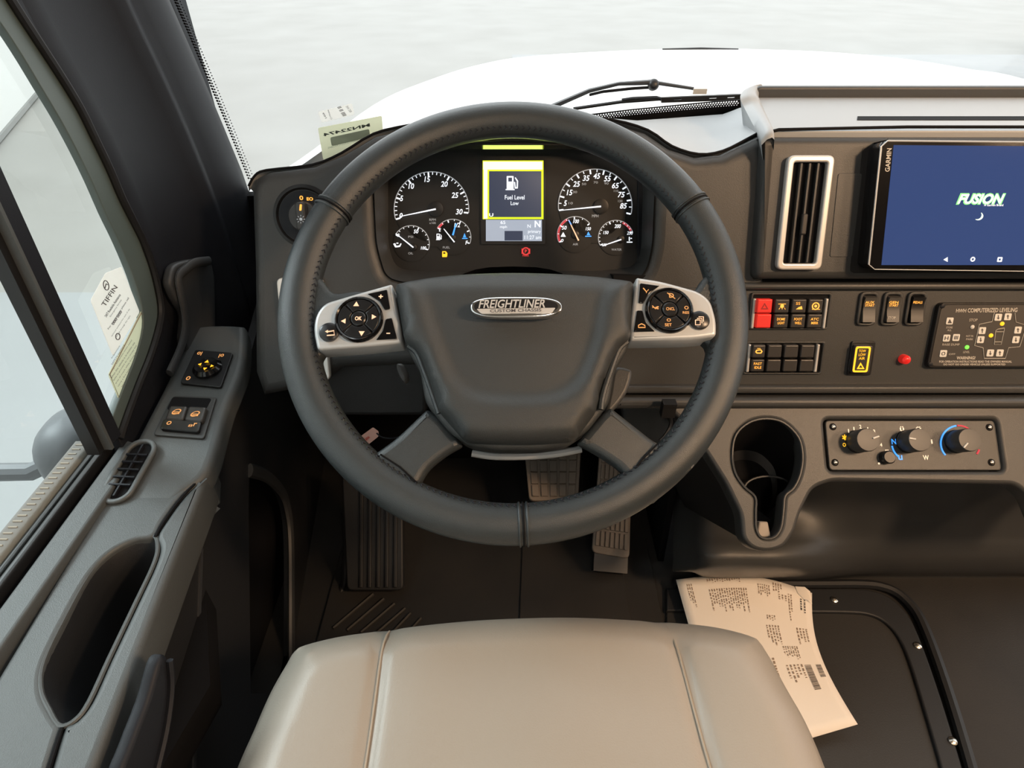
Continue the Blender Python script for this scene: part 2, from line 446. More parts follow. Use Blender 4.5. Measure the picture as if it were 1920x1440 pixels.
for k in range(1, 8):
    a_ = k*PI/14
    rows.append([(s.x*(1+0.03*math.sin(a_)), s.y+0.12*math.sin(a_), s.z-0.16*(1-math.cos(a_))-0.02*k) for s in sil])
rows.append([(s.x*1.03, s.y+0.12, -0.75) for s in sil])
nose = thing('vehicle_nose', 'glossy white rounded front body of the vehicle seen through the windshield', 'vehicle body', (0.5, 1.2, -0.75))
part('body_panel', loft(rows), M['paint'], nose)
c0 = at(1242, 93, y=1.415); c1 = at(1384, 93, y=1.425)
part('panel_gap', tube([c0+Vector((0, 0, .0)), (c0+c1)/2+Vector((0, 0, .002)), c1], 0.0022, 6), M['black'], nose)
# exterior mirror low outside the side window
mr = thing('side_mirror', 'dark rounded exterior mirror on a tube arm outside the side window', 'mirror', at(132, 850, x=-0.80))
mc = at(150, 842, x=-0.80)
part('mirror_housing', ball(mc, 0.055, 0.075, 0.075, 12, 0.8), mat('mirror_shell', (0.14, 0.15, 0.16), 0.45), mr)
part('mirror_arm', tube([at(-260, 890, x=-1.2), at(-40, 886, x=-0.98), at(60, 884, x=-0.89), mc], 0.017, 10), mat('mirror_arm_grey', (0.16, 0.17, 0.18), 0.4), mr)

# ================================================================== CAB SHELL
struct('floor', plate(FL, [(-0.5, -2.2), (1.9, -2.2), (1.9, 1.0), (-0.5, 1.0)], -0.03, 0.0), M['rubber'])
struct('ceiling', plate(Fr((0, 0, 1.56), (1, 0, 0), (0, 1, 0)), [(-0.55, -2.2), (1.95, -2.2), (1.95, 0.74), (-0.55, 0.74)], 0, 0.03), M['shell'])
struct('wall_back', box((0.7, -2.2, 0.78), 2.5, 0.04, 1.56), M['shell'])
struct('wall_right', box((1.93, -0.9, 0.78), 0.04, 2.6, 1.56), M['shell'])
struct('wall_front', box((0.7, 0.985, 0.27), 2.4, 0.03, 0.56), M['mattblack'])
# windshield
struct('window_1', plate(WS, [(-0.62, -0.02), (1.6, -0.02), (1.6, 1.0), (-0.62, 1.0)], -0.006, 0.0), M['wglass'])
win1 = bpy.data.objects['window_1']
holes = []
for r_ in range(3):
    for k in range(56):
        px = 1112+k*4.9+(2.45 if r_ % 2 else 0); py = interp(px, [(1100, 219), (1182, 208.5), (1338, 193.5), (1400, 189)])+r_*3.4
        c = L2(WS, [(px, py)], 0.001)[0]; holes.append(circ(c, (0.00135, 0.0011, 0.0008)[r_], 6))
part('frit_band', plate(WS, [L2(WS, [(1040, 262), (2100, 262), (2100, 180), (1395, 186), (1338, 190), (1182, 205), (1115, 213), (1040, 222)], 0.001)]+holes, 0.0004, 0.001), M['frit'], win1)
dots = []
for r_ in range(3):
    for k in range(62):
        t = k/61; px = 324+(465-324)*t+1.5*math.sin(PI*t); py = -6+t*340
        px += r_*4.2+1.0; py += (2.2 if r_ % 2 else 0)-r_*1.3
        c = L2(WS, [(px, py)], 0.001)[0]; dots.append(plate(WS, circ(c, (0.0017, 0.0013, 0.0009)[r_], 8), 0.0006, 0.0013))
part('frit_dots', dots, M['frit'], win1, kind='stuff', fix=False)
# side windows in the plane x=-0.46
struct('window_2', plate(SG, L2(SG, [(-40, -60), (20, 30), (120, 190), (215, 370), (275, 500), (297, 580), (285, 640), (230, 790), (215, 830), (-10, 360)], 0), -0.004, 0), M['glass'])
struct('window_3', plate(SG, [(-0.7, 0.45), (0.52, 0.45), (0.535, 1.3), (-0.7, 1.3)], -0.016, -0.012), M['glass'])
# wall around the windows (outer skin), lower wall
wl = thing  # alias unused
struct('wall_left', [plate(SG, [(-2.2, 0.0), (0.72, 0.0), (0.72, 0.40), (0.55, 0.445), (-2.2, 0.445)], -0.03, 0.02), plate(SG, [(-2.2, 1.3), (0.75, 1.3), (0.75, 1.58), (-2.2, 1.58)], -0.03, 0.02)], M['sidedark'])
# window surround: panel with the window opening, its glazing strip
we_px = [(-60, -130), (-20, -60), (30, 20), (72, 84), (115, 150), (148, 205), (175, 260), (202, 316), (225, 370), (246, 412), (265, 450), (280, 490), (291, 530), (299, 575), (296, 610), (280, 665), (258, 720), (232, 790), (222, 822)]
wi_px = [(-100, -90), (-50, -30), (0, 38), (40, 98), (80, 165), (114, 222), (145, 280), (174, 340), (200, 400), (222, 446), (241, 490), (256, 530), (268, 575), (270, 615), (258, 665), (236, 722), (214, 780), (206, 815)]
XF = Fr((-0.452, 0, 0), (0, 1, 0), (0, 0, 1))
we_l = L2(XF, [(p[0], p[1]) for p in cr(we_px, 3, False)], 0)
wi_l = L2(XF, [(p[0], p[1]) for p in cr(wi_px, 3, False)], 0)
struct('trim_1', plate(XF, [(0.50, 0.30), (1.0, 0.30), (1.0, 1.5)]+[(we_l[0][0], 1.5)]+we_l+[(0.52, 0.45)], -0.012, 0.0, 0.002), M['pillar'])
struct('trim_2', plate(XF, we_l+wi_l[::-1], -0.010, -0.001, 0.001), M['green'])
struct('trim_3', tube([XF.w(a_, b_, 0.002) for a_, b_ in we_l], 0.0045, 8), M['black'])
# ---- front pillar trim
prof = [  # (t across from side window edge to windshield edge, x)
    (0.10, -0.462), (0.10, -0.452), (0.14, -0.449), (0.18, -0.450), (0.22, -0.4515), (0.34, -0.4515), (0.46, -0.446), (0.51, -0.438), (0.55, -0.430), (0.575, -0.429), (0.59, -0.432), (0.61, -0.432), (0.65, -0.427), (0.74, -0.423), (0.82, -0.424), (0.89, -0.429), (0.94, -0.437), (0.97, -0.446), (0.98, -0.46)]
edge_w = [(-55, -90), (-12, 0), (60, 115), (140, 238), (206, 360), (250, 470), (268, 540)]
rows = []
zs = [1.56, 1.3, 1.1, 0.98, 0.9, 0.85, 0.8, 0.75, 0.7, 0.66, 0.62, 0.58, 0.54, 0.50, 0.42, 0.2, 0.0]
ew = []
for px, py in [(-30, -40), (0, 18), (60, 125), (120, 222), (165, 310), (205, 400), (232, 480), (262, 560)]:
    p = at(px, py, x=-0.455); ew.append((p.z, p.y))
ew.sort()
we = []
for px, py in [(325, 0), (373, 110), (420, 220), (468, 335)]:
    p = at(px, py, x=-0.440); we.append((p.z, p.y))
we.sort()
for z in zs:
    y0 = interp(z, ew); y1 = min(interp(z, we), 1.1)
    rows.append([(x, y0+(y1-y0)*t, z) for t, x in prof]+[(-0.475, y1+0.005, z), (-0.475, y0+0.12, z), (-0.462, y0+0.06, z)])
pil = thing('pillar_trim', 'dark moulded front pillar trim between side window and windshield', 'pillar', (-0.44, 0.85, 0.42))
part('pillar_cover', loft(rows, True), M['pillar'], pil, sharp=60)
# ---- sliding window post and sill
post = thing('window_post', 'black upright post dividing the side window', 'window post', at(215, 830, x=-0.455))
pa = at(208, 825, x=-0.453); pb = at(-15, 345, x=-0.453); pbt = pa+(pb-pa)*3.2
def bar(A, B, wy, tx_): 
    d = (B-A).normalized(); yv = Vector((1, 0, 0)).cross(d).normalized()
    v = []
    for P in (A, B):
        for (i, j) in ((-1, -1), (1, -1), (1, 1), (-1, 1)): v.append(P+yv*(i*wy/2)+Vector((1, 0, 0))*(j*tx_/2))
    return v, [(0, 1, 2, 3), (7, 6, 5, 4), (0, 1, 5, 4), (1, 2, 6, 5), (2, 3, 7, 6), (3, 0, 4, 7)]
part('post_face', bar(pa, pbt, 0.020, 0.012), M['pillar'], post)
part('post_channel', bar(pa+Vector((-0.006, -0.020, 0)), pbt+Vector((-0.006, -0.020, 0)), 0.009, 0.014), M['black'], post)
part('post_rail', bar(pa+Vector((0.0, -0.014, 0)), pbt+Vector((0.0, -0.014, 0)), 0.004, 0.02), M['side'], post)

# ---- driver door / side console
door = struct('door_1', plate(HA, L2(HA, cr([(388, 884), (340, 928), (305, 975), (288, 1004), (250, 1012), (205, 1036), (165, 1080), (120, 1160), (82, 1240), (76, 1292), (92, 1332), (112, 1362)], 4, False)[:-1]+[(112, 1362), (88, 1440)], 0)+[(-0.365, -0.6), (-0.4305, -0.6)]+L2(HA, [(-60, 1365), (0, 1262), (200, 930), (252, 824)], 0)+[(-0.445, 0.52), (-0.40, 0.53), (-0.355, 0.52)], -0.055, 0.0, 0.0045, 3), M['side'])
edgeA = [(388, 886), (342, 931), (307, 978), (291, 1006), (297, 1028), (287, 1062), (255, 1130), (205, 1235), (168, 1315), (142, 1348), (116, 1365), (92, 1440), (44, 1600)]
e2 = cr(edgeA, 4, False)
part('armrest', plate(HA, L2(HA, [(p[0], p[1]) for p in e2 if p[1] < 1450], 0)+[(-0.363, -0.6), (-0.29, -0.6)]+L2(HA, [(176, 1440), (282, 1165), (384, 903)], 0), -0.050, 0.0, 0.007, 4), M['side'], door)
part('panel_seam', tube([at(p[0], p[1], z=0.4495) for p in cr(edgeA[:4], 4, False)], 0.0016, 6), M['mattblack'], door)
part('panel_seam', tube([at(p[0], p[1], z=0.4495) for p in cr(edgeA[10:], 4, False)], 0.0016, 6), M['mattblack'], door)
part('pocket_liner', plate(HA, L2(HA, [(40, 1000), (330, 990), (330, 1180), (180, 1400), (40, 1400)], 0), -0.14, -0.10), M['mattblack'], door)
pk = [at(x_, y_, z=0.4465) for x_, y_ in [(288, 1006), (250, 1014), (207, 1038), (168, 1082), (123, 1160), (85, 1240), (79, 1292), (94, 1330), (114, 1360), (141, 1347), (166, 1313), (203, 1233), (253, 1128), (285, 1060), (294, 1030)]]
pk = [Vector(q) for q in cr([tuple(p) for p in pk], 4)]; pc = sum(pk, Vector())/len(pk)
part('pocket_bowl', loft([[p for p in pk], [p.lerp(pc, 0.05)+Vector((0, 0, -0.006)) for p in pk], [p.lerp(pc, 0.09)+Vector((0, 0, -0.03)) for p in pk], [p.lerp(pc, 0.14)+Vector((0, 0, -0.09)) for p in pk], [p.lerp(pc, 0.98)+Vector((0, 0, -0.095)) for p in pk]], True), M['sidedark'], door, fix=False)
part('pocket_edge', tube([tuple(q) for q in cr([at(x_, y_, z=0.447) for x_, y_ in [(288, 1004), (250, 1012), (205, 1036), (165, 1080), (120, 1160), (82, 1240), (76, 1292), (92, 1332), (112, 1362), (142, 1350), (168, 1315), (205, 1235), (255, 1130), (287, 1062), (296, 1028)]], 4)], 0.0022, 8, closed=True), M['side'], door)
# raised switch console in front of the armrest
con = [(345, 645), (352, 618), (385, 608), (446, 608), (461, 618), (458, 680), (440, 730), (426, 765), (391, 880), (345, 922), (318, 955)]
part('switch_console', plate(HB, L2(HB, cr(con, 4, False)[:-1]+[(300, 975), (185, 960), (252, 826), (300, 735)], 0), -0.032, 0.0, 0.009, 5), M['side'], door)
UF = Fr((-0.435, 0, 0), (0, 1, 0), (0, 0, 1))
part('console_upright', plate(UF, L2(UF, rp([(318, 530), (326, 496), (350, 488), (395, 482), (404, 520), (406, 665), (360, 675), (345, 640), (350, 590), (330, 560)], 12), 0.0), -0.012, 0.0, 0.004, 3), M['upright'], door)
part('console_ridge', tube(cr([at(x_, y_, x=-0.432) for x_, y_ in [(392, 489), (365, 493), (348, 505), (335, 520), (338, 548), (345, 580), (347, 615), (338, 655), (318, 700)]], 5, False), 0.0065, 10, flat=0.6, up=(1, 0, 0)), M['upright'], door)
# inboard wall with the footwell opening and its pale lip
SW = Fr((-0.318, 0.2, 0), (-0.12, 1, 0), (0, 0, 1))
lip = [(468, 882), (500, 893), (528, 922), (540, 960), (545, 1010), (546, 1100), (546, 1215), (546, 1300)]
lipc = cr(lip, 5, False)
hole = [(p[0], p[1]) for p in lipc]+[(470, 1300), (468, 1100), (466, 950)]
part('lower_wall', plate(SW, [[(-0.6, 0.0), (0.76, 0.0), (0.76, 0.455), (0.66, 0.455), (0.5, 0.432), (0.28, 0.42), (-0.6, 0.42)], L2(SW, hole, 0)], -0.012, 0.0), M['sidedark'], door)
part('opening_back', box((-0.412, 0.56, 0.19), 0.01, 0.5, 0.37), M['mattblack'], door)  # added black sheet standing in for the shade inside the opening
part('opening_lip', tube([U(p[0], p[1], SW, 0.002) for p in lipc], 0.010, 8, flat=0.5, up=(1, 0, 0)), M['dash'], door)
SP = Fr((-0.285, 0, 0), (0, 1, 0), (0, 0, 1))
part('door_pocket_lip', [plate(SP, L2(SP, cr([(303, 1232), (318, 1238), (322, 1290), (312, 1370), (288, 1470), (225, 1470), (250, 1390), (280, 1310)], 4), 0), -0.012, 0, 0.004), tube(cr([at(x_, y_, x=-0.283) for x_, y_ in [(318, 1238), (321, 1290), (311, 1370), (287, 1470)]], 4, False), 0.003, 6)], M['pillar'], door)
part('lower_ledge', [tube([U(376, 1030, SW, 0), U(370, 1200, SW, 0), U(362, 1440, SW, 0)], 0.003, 6)], M['sidedark'], door)
part('wall_plug', lathe(Fr(U(379, 972, SW, 0), SW.x, SW.y), (0, 0), [(0.012, 0), (0.012, 0.003), (0.008, 0.004), (0.007, 0.0)], 14, 0.6), M['gloss'], door)
# sill strips along the window
def strip(pts, ww, hh, zz, bev=0.002):
    P = [at(x_, y_, z=zz) for x_, y_ in pts]
    return tube(P, ww/2, 10, flat=hh/ww*1.0, up=(0, 0, 1))
part('sill_outer', plate(HA, [(-0.458, -0.6), (-0.432, -0.6), (-0.432, 0.525), (-0.458, 0.535)], -0.05, 0.008, 0.003), M['side'], door)
part('sill_seal', [plate(HA, [(-0.476, -0.6), (-0.468, -0.6), (-0.468, 0.53), (-0.476, 0.53)], -0.05, 0.012, 0.003), plate(HA, [(-0.487, -0.6), (-0.480, -0.6), (-0.480, 0.53), (-0.487, 0.53)], -0.05, 0.009, 0.003)], M['black'], door)
part('sill_channel', plate(HA, [(-0.50, -0.6), (-0.455, -0.6), (-0.455, 0.53), (-0.50, 0.53)], -0.06, -0.004), M['mattblack'], door)
part('stitched_edge', plate(HA, [(-0.512, -0.6), (-0.489, -0.6), (-0.489, 0.53), (-0.512, 0.53)], -0.07, 0.012, 0.006, 3), M['stitch'], door, label='grey stitched edging along the window sill')
st = []
for k in range(80):
    y = 0.52-k*0.0075; st.append(box((-0.500, y, 0.4625), 0.009, 0.0016, 0.001))
part('stitching', st, M['seam'], door, kind='stuff')

# mirror and window switches on the console
def sq(fr, pts, h0, h1, bev=0.001): return plate(fr, rp(L2(fr, pts, h1), 0.004), h0, h1, bev)
ms = thing('mirror_switch', 'black mirror adjuster pod with amber symbols on the side console', 'switch', U(390, 720, HB))
part('switch_plate', sq(HB, [(366, 655), (437, 661), (414, 726), (337, 718)], 0, 0.004), M['black'], ms)
part('adjuster_pad', lathe(HB, L2(HB, [(387, 686)], 0.01)[0], [(0.018, 0.004), (0.018, 0.008), (0.014, 0.012), (0.010, 0.011), (0.002, 0.010)], 28), M['gloss'], ms)
def tri(fr, cx, cy, s, ang, h):
    c = U(cx, cy, fr, h); d = (c-CAM).dot(FW)/FOC*s
    loc = L2(fr, [(cx, cy)], h)[0]
    return plate(fr, [(loc[0]+d*math.cos(ang+k*2*PI/3), loc[1]+d*math.sin(ang+k*2*PI/3)) for k in range(3)], h-0.0002, h+0.0002)
part('arrow', [tri(HB, 388, 678, 4.5, PI/2, 0.0125), tri(HB, 384, 691, 4.0, -PI/2, 0.0125), tri(HB, 375, 683, 3.8, PI, 0.0125), tri(HB, 397, 686, 3.8, 0, 0.0125)], M['lamber'], ms)
part('legend', [tx('0|', HB, 374, 663, 9, 10, h=0.0043, bold=0.02), tx('|0', HB, 415, 667, 9, 10, h=0.0043, bold=0.02), tx('O', HB, 353, 709, 8, 10, h=0.0043, bold=0.04)], M['amberd'], ms)
wsw = thing('window_switch', 'black power window switch with amber symbols in a grey surround', 'switch', U(340, 800, HB))
part('surround', sq(HB, [(325, 741), (406, 744), (382, 822), (287, 815)], 0, 0.003, 0.001), M['dash'], wsw)
part('switch_well', sq(HB, [(324, 744), (397, 747), (383, 772), (312, 768)], 0.002, 0.0034, 0), M['mattblack'], wsw)
wb = part('window_button', [sq(HB, [(318, 759), (352, 760), (343, 787), (308, 785)], 0, 0.009, 0.003), sq(HB, [(353, 760), (388, 762), (379, 790), (344, 787)], 0, 0.009, 0.003)], M['button'], wsw)
part('lock_bar', sq(HB, [(307, 785), (378, 790), (372, 810), (299, 804)], 0, 0.0075, 0.001), M['gloss'], wsw)
def winicon(cx, cy): 
    return [tx('=', HB, cx, cy+2, 12, 6, h=0.0094, bold=0.02), tx('O', HB, cx, cy, 16, 14, h=0.0094, shear=0.3)]
part('legend', winicon(331, 772)+winicon(366, 776)+[tx('O', HB, 317, 793, 9, 9, h=0.0078, bold=0.03), tx('8', HB, 357, 798, 8, 6, h=0.0078), tx('r', HB, 366, 796, 6, 8, h=0.0078, bold=0.02)], M['amberd'], wsw)
# oval air outlet on the console
ov = thing('defrost_outlet', 'grey oval air outlet with cross vanes beside the window sill', 'air vent', U(245, 890, HA))
oc = [U(264, 850, HB, 0.003), at(224, 920, z=0.4525)]
axv = (oc[0]-oc[1]).normalized()
OF = Fr((oc[0]+oc[1])/2, axv.cross(Vector((0, 0, 1))), axv)
hl = (oc[0]-oc[1]).length/2
def stad(r, L_, n=12): return [(r*math.cos(a), L_+r*math.sin(a)) for a in [PI*k/n for k in range(n+1)]]+[(r*math.cos(a), -L_+r*math.sin(a)) for a in [PI+PI*k/n for k in range(n+1)]]
part('outlet_rim', plate(OF, [stad(0.0185, hl), stad(0.0125, hl)], 0, 0.005, 0.0022, 3), M['side'], ov)
part('outlet_duct', plate(OF, stad(0.0128, hl), 0.0, 0.0006), M['mattblack'], ov)
for k in range(5):
    yy = -hl+(k+0.5)*2*hl/5
    part('vane', box(OF.w(0, yy, 0.0035), 0.024, 0.0018, 0.004, OF), M['pillar'], ov)
part('vane', box(OF.w(0, 0, 0.003), 0.0018, 2*hl+0.018, 0.0035, OF), M['pillar'], ov)

# ================================================================== DASHBOARD
dash = thing('dashboard', 'dark grey moulded dashboard spanning the cab under the windshield', 'dashboard', (0.3, 0.8, 0.0))
# driver side face with the opening for the instrument cluster
hD = -0.014
outer = [(474, 700), (472, 500), (467, 358), (477, 332), (500, 321), (585, 311), (640, 289), (700, 253), (765, 237), (850, 225), (960, 221), (1080, 222), (1150, 228), (1213, 247), (1257, 277), (1306, 293), (1354, 288), (1400, 266), (1440, 246), (1440, 760), (1160, 760), (1150, 690), (760, 688), (640, 692), (600, 722), (490, 745)]
cl_hole = rp([(700, 330), (740, 292), (820, 268), (960, 262), (1100, 266), (1180, 290), (1228, 340), (1222, 470), (1206, 522), (1140, 530), (760, 530), (724, 520), (706, 460)], 26)
part('driver_fascia', plate(D, [L2(D, outer, hD), L2(D, cl_hole, hD)], -0.06, hD, 0.016, 5), M['dash'], dash)
# binnacle liner: walls running back to the cluster
rA = [U(p[0], p[1], D, hD-0.004) for p in cl_hole]
cl_in = rp([(728, 330), (750, 300), (830, 283), (960, 278), (1090, 282), (1165, 300), (1204, 340), (1200, 470), (1190, 500), (1130, 508), (790, 508), (742, 504), (728, 460)], 22)
rB = [U(p[0], p[1], K, 0.0) for p in cl_in]
part('binnacle_liner', loft([rA, rB], True), M['dash'], dash, fix=False)
# top cover from the fascia seam to the glass
front = [(466, 350), (478, 330), (500, 320), (585, 310), (640, 288), (700, 252), (765, 236), (850, 224), (960, 220), (1080, 221), (1150, 226), (1215, 245), (1260, 275), (1310, 290), (1355, 284), (1400, 262), (1440, 240)]
fr_ = cr(front, 3, False); rows = [[], [], [], [], []]
btab = [(1080, 232), (1146, 222), (1193, 226), (1250, 222), (1357, 214), (1392, 200), (1460, 190)]
for p in fr_:
    a_ = U(p[0], p[1], D, hD-0.012)
    pyb = interp(p[0], btab) if p[0] > 1090 else p[1]+8
    b_ = at(p[0], pyb, y=0.985)
    rows[0].append(a_+Vector((0, 0.03, -0.03))); rows[1].append(a_); rows[2].append(a_.lerp(b_, 0.06)+Vector((0, 0, 0.001)))
    rows[3].append(a_.lerp(b_, 0.5)+Vector((0, 0, -0.004))); rows[4].append(b_)
part('top_cover', loft(rows), M['dashglare'], dash, label='top cover with windshield glare put into its pale grey', sharp=50)
seamp = [U(p[0], p[1]-1, D, hD-0.009) for p in fr_]
part('cover_seam', tube(seamp, 0.0016, 6), M['mattblack'], dash)
part('end_filler', box((-0.40, 0.975, 0.44), 0.25, 0.02, 0.30), M['mattblack'], dash)
# centre section
hC = 0.0
cen = L2(D, [(1432, 262), (1430, 256), (2150, 256), (2150, 524), (1415, 524), (1414, 500)], hC)
cen = rp(cen, 0.018)
part('centre_fascia', plate(D, cen, -0.07, 0.004, 0.010, 4), M['dash'], dash)
part('screen_shadow', plate(D, rp(L2(D, [(1618, 274), (2150, 274), (2150, 512), (1594, 512)], 0.005), 0.006), 0.0036, 0.0046), M['black'], dash)  # black sheet standing in for the screen's soft shadow on the fascia
part('blank_cover', plate(D, rp(L2(D, [(1572, 325), (1617, 325), (1598, 482), (1556, 482)], 0.005), 0.003), 0.0036, 0.0048, 0.0005), M['dash'], dash)
# tray on top of the centre section
topz = U(1500, 250, D, 0).z
t0 = U(1500, 247, D, 0.0)
TZ = Fr((0, 0, t0.z-0.012), (1, 0, 0), (0, 1, 0))
tf = t0.y+0.004; xl = U(1432, 252, D, 0).x
part('top_tray', plate(TZ, [(U(1446, 246, TZ, 0.012).x, tf), (1.3, tf), (1.3, 0.955), (U(1424, 180, TZ, 0.012).x, 0.955)], -0.01, 0.012, 0.002), M['dashglare'], dash, label='tray floor over the screen with glare put into its pale grey')
yb_ = U(1600, 183, TZ, 0.012).y
bz = at(1600, 160, y=yb_+0.01).z; xb_ = at(1418, 163, y=yb_).x
part('tray_rear_lip', plate(Fr((0, yb_, 0), (1, 0, 0), (0, 0, 1)), rp([(xb_, t0.z-0.03), (1.3, t0.z-0.03), (1.3, bz), (xb_, bz)], 0.008), -0.012, 0.0, 0.003), M['dash'], dash)
oc_ = [(1428, 272), (1424, 256), (1411, 232), (1396, 203), (1388, 185), (1392, 172), (1406, 163), (1424, 161)]
ic_ = [(1452, 262), (1450, 244), (1440, 222), (1430, 200), (1424, 186), (1421, 178), (1424, 172), (1430, 168)]
yy_ = [t0.y-0.012, t0.y+0.0, t0.y+0.055, t0.y+0.115, yb_-0.035, yb_-0.015, yb_+0.004, yb_+0.012]
O_ = [Vector(q) for q in cr([tuple(at(a_[0], a_[1], y=y_)) for a_, y_ in zip(oc_, yy_)], 4, False)]
I_ = [Vector(q) for q in cr([tuple(at(a_[0], a_[1], y=y_)) for a_, y_ in zip(ic_, yy_)], 4, False)]
part('tray_side_lip', loft([[p+Vector((0.02, 0, -0.06)) for p in O_], [p+Vector((0.002, 0, -0.006)) for p in O_], O_, [p.lerp(q, 0.35)+Vector((0, 0, 0.004)) for p, q in zip(O_, I_)], [p.lerp(q, 0.75)+Vector((0, 0, 0.004)) for p, q in zip(O_, I_)], I_, [p+Vector((0.004, 0, -0.02)) for p in I_]]), M['dashglare'], dash, sharp=60)
part('tray_slot', plate(TZ, [(U(1602, 222, TZ, 0.0125).x, U(1602, 225, TZ, 0.0125).y), (1.3, U(1602, 225, TZ, 0.0125).y), (1.3, U(1602, 218, TZ, 0.0125).y), (U(1608, 218, TZ, 0.0125).x, U(1602, 218, TZ, 0.0125).y)], 0.0122, 0.0126), M['mattblack'], dash)
part('tray_front_seam', tube([U(1431, 262, D, 0.001), U(1436, 249, D, 0.001), U(1460, 243, D, -0.002), U(1700, 238, D, -0.002), U(2150, 238, D, -0.002)], 0.0018, 6), M['mattblack'], dash)
# switch panel and its rails
part('switch_fascia', plate(D, L2(D, [(1150, 540), (2150, 540), (2150, 722), (1150, 722)], -0.008), -0.07, -0.008, 0.001), M['dash'], dash)
part('shadow_gap', plate(D, L2(D, [(1150, 516), (2150, 516), (2150, 760), (1150, 760)], -0.02), -0.07, -0.018), M['mattblack'], dash)
part('rail', plate(D, L2(D, [(1380, 531), (2150, 531), (2150, 544), (1380, 544)], 0.0), -0.05, 0.0, 0.004, 3), M['dash'], dash)
part('rail', plate(D, L2(D, [(1150, 724), (2150, 724), (2150, 739), (1150, 739)], 0.004), -0.05, 0.004, 0.004, 3), M['dash'], dash)
part('rail', plate(D, L2(D, [(1150, 746), (2150, 746), (2150, 770), (1150, 770)], 0.010), -0.05, 0.010, 0.010, 4), M['dash'], dash)
# knee panels under the column
KP = tilt((0, 0.70, 0.50), 18)
part('knee_panel', plate(KP, rp(L2(KP, [(1160, 712), (1330, 712), (1345, 860), (1175, 860)], 0), 0.012), -0.02, 0, 0.006, 3), M['dash'], dash)
part('knee_panel', plate(KP, rp(L2(KP, [(585, 660), (800, 660), (800, 780), (610, 780)], 0), 0.012), -0.02, 0, 0.006, 3), M['sidedark'], dash)
# lower console with cup holder and climate pocket
cup_px = cr([(1373, 850), (1380, 815), (1405, 792), (1438, 785), (1470, 793), (1497, 820), (1505, 855), (1500, 890), (1488, 915), (1472, 930), (1469, 955), (1464, 990), (1450, 1008), (1428, 1008), (1418, 990), (1417, 960), (1416, 932), (1395, 912), (1378, 885)], 4)
cpx = [(p[0], p[1]) for p in cup_px]
lc_out = [(1240, 752), (2150, 752), (2150, 985), (1955, 985), (1935, 935), (1905, 908), (1560, 902), (1525, 915), (1502, 960), (1490, 1000), (1470, 1028), (1440, 1036), (1410, 1030), (1392, 1010), (1389, 965), (1360, 905), (1325, 850), (1290, 800)]
lco = rp(lc_out, 14)
climh = rect(LC, 1549, 786, 1878, 884, 0.008, 0.0)
part('lower_console', plate(LC, [L2(LC, lco, 0), L2(LC, cpx, 0), climh], -0.028, 0.0, 0.005, 3), M['dash'], dash)
# cup holder well
rA = [U(p[0], p[1], LC, -0.004) for p in cpx]; cc = sum(rA, Vector())/len(rA)
rB = [p+Vector((0, 0.03, -0.085))*(1-0.72*sstep(905, 965, q[1])) for p, q in zip(rA, cpx)]
rC = [p.lerp(cc+Vector((0, 0.03, -0.085)), 0.12)+Vector((0, 0, -0.006)) for p in rB]
cupm = part('cup_holder', loft([rA, rB, rC], True), M['black'], dash, label='deep black cup well with handle slot', fix=False)
part('cup_base', (rC+[sum(rC, Vector())/len(rC)], [(k, (k+1) % len(rC), len(rC)) for k in range(len(rC))]), M['mattblack'], cupm)
part('cup_rim', tube([U(p[0], p[1], LC, 0.0) for p in cpx], 0.0016, 6, closed=True), M['dash'], cupm)
part('cup_slot_stop', plate(LC, rp(L2(LC, [(1424, 978), (1440, 978), (1446, 1008), (1418, 1008)], -0.01), 0.002), -0.03, -0.010, 0.002), M['tray'], cupm)
rk = [U(1440+44*math.cos(t_), 915+22*math.sin(t_), LC, -0.05) for t_ in [PI*1.05+PI*0.9*k/12 for k in range(13)]]
part('cup_ridge', tube(rk, 0.0015, 6), M['dash'], cupm)
# knee bolster: hollow behind the console lip that flares out again above the floor
cols_ = [(1262, 0.10), (1290, 0.05), (1315, 0.015), (1345, 0), (1400, 0), (1460, 0), (1520, 0), (1600, 0), (1720, 0), (1900, 0), (2150, 0)]
prof_a = [(880, 0.86), (905, 0.90), (950, 0.955), (1000, 0.99), (1025, 1.0), (1050, 1.015), (1072, 1.05), (1088, 1.11), (1094, 1.12)]
prof_b = [(880, 0.92), (905, 0.96), (950, 0.985), (1000, 0.960), (1025, 0.940), (1050, 0.932), (1072, 0.955), (1088, 1.09), (1094, 1.12)]
rows = []
for px, back in cols_:
    k_ = 1-sstep(1470, 1620, px); row = []
    for (py, ta), (_, tb) in zip(prof_a, prof_b):
        t_ = ta*(1-k_)+tb*k_+back
        p = at(px, py, t=t_)
        if p.z < 0.002 or py == 1094: p = at(px, py, z=-0.002) if py == 1094 else Vector((p.x, p.y, max(p.z, 0.002)))
        row.append(tuple(p))
    rows.append([tuple(q) for q in cr(row, 4, False)])
rows = [list(r) for r in zip(*[cr(list(c), 4, False) for c in zip(*rows)])]
part('knee_bolster', loft(rows), M['dash'], dash, sharp=70)
ef = [(1262, 762), (1290, 800), (1325, 850), (1360, 905), (1387, 960), (1391, 1000), (1400, 1022)]
eb = [at(1200+k*14, 770+k*30, t=0.97+0.012*k) for k in range(7)]
E0 = [U(p[0]+3, p[1], LC, -0.004) for p in ef]
part('console_side', loft([E0, [a_.lerp(b_, 0.12)+Vector((0.004, 0, 0)) for a_, b_ in zip(E0, eb)], eb]), M['sidedark'], dash)  # side facing away from the lamps, its shade put into the dark colour
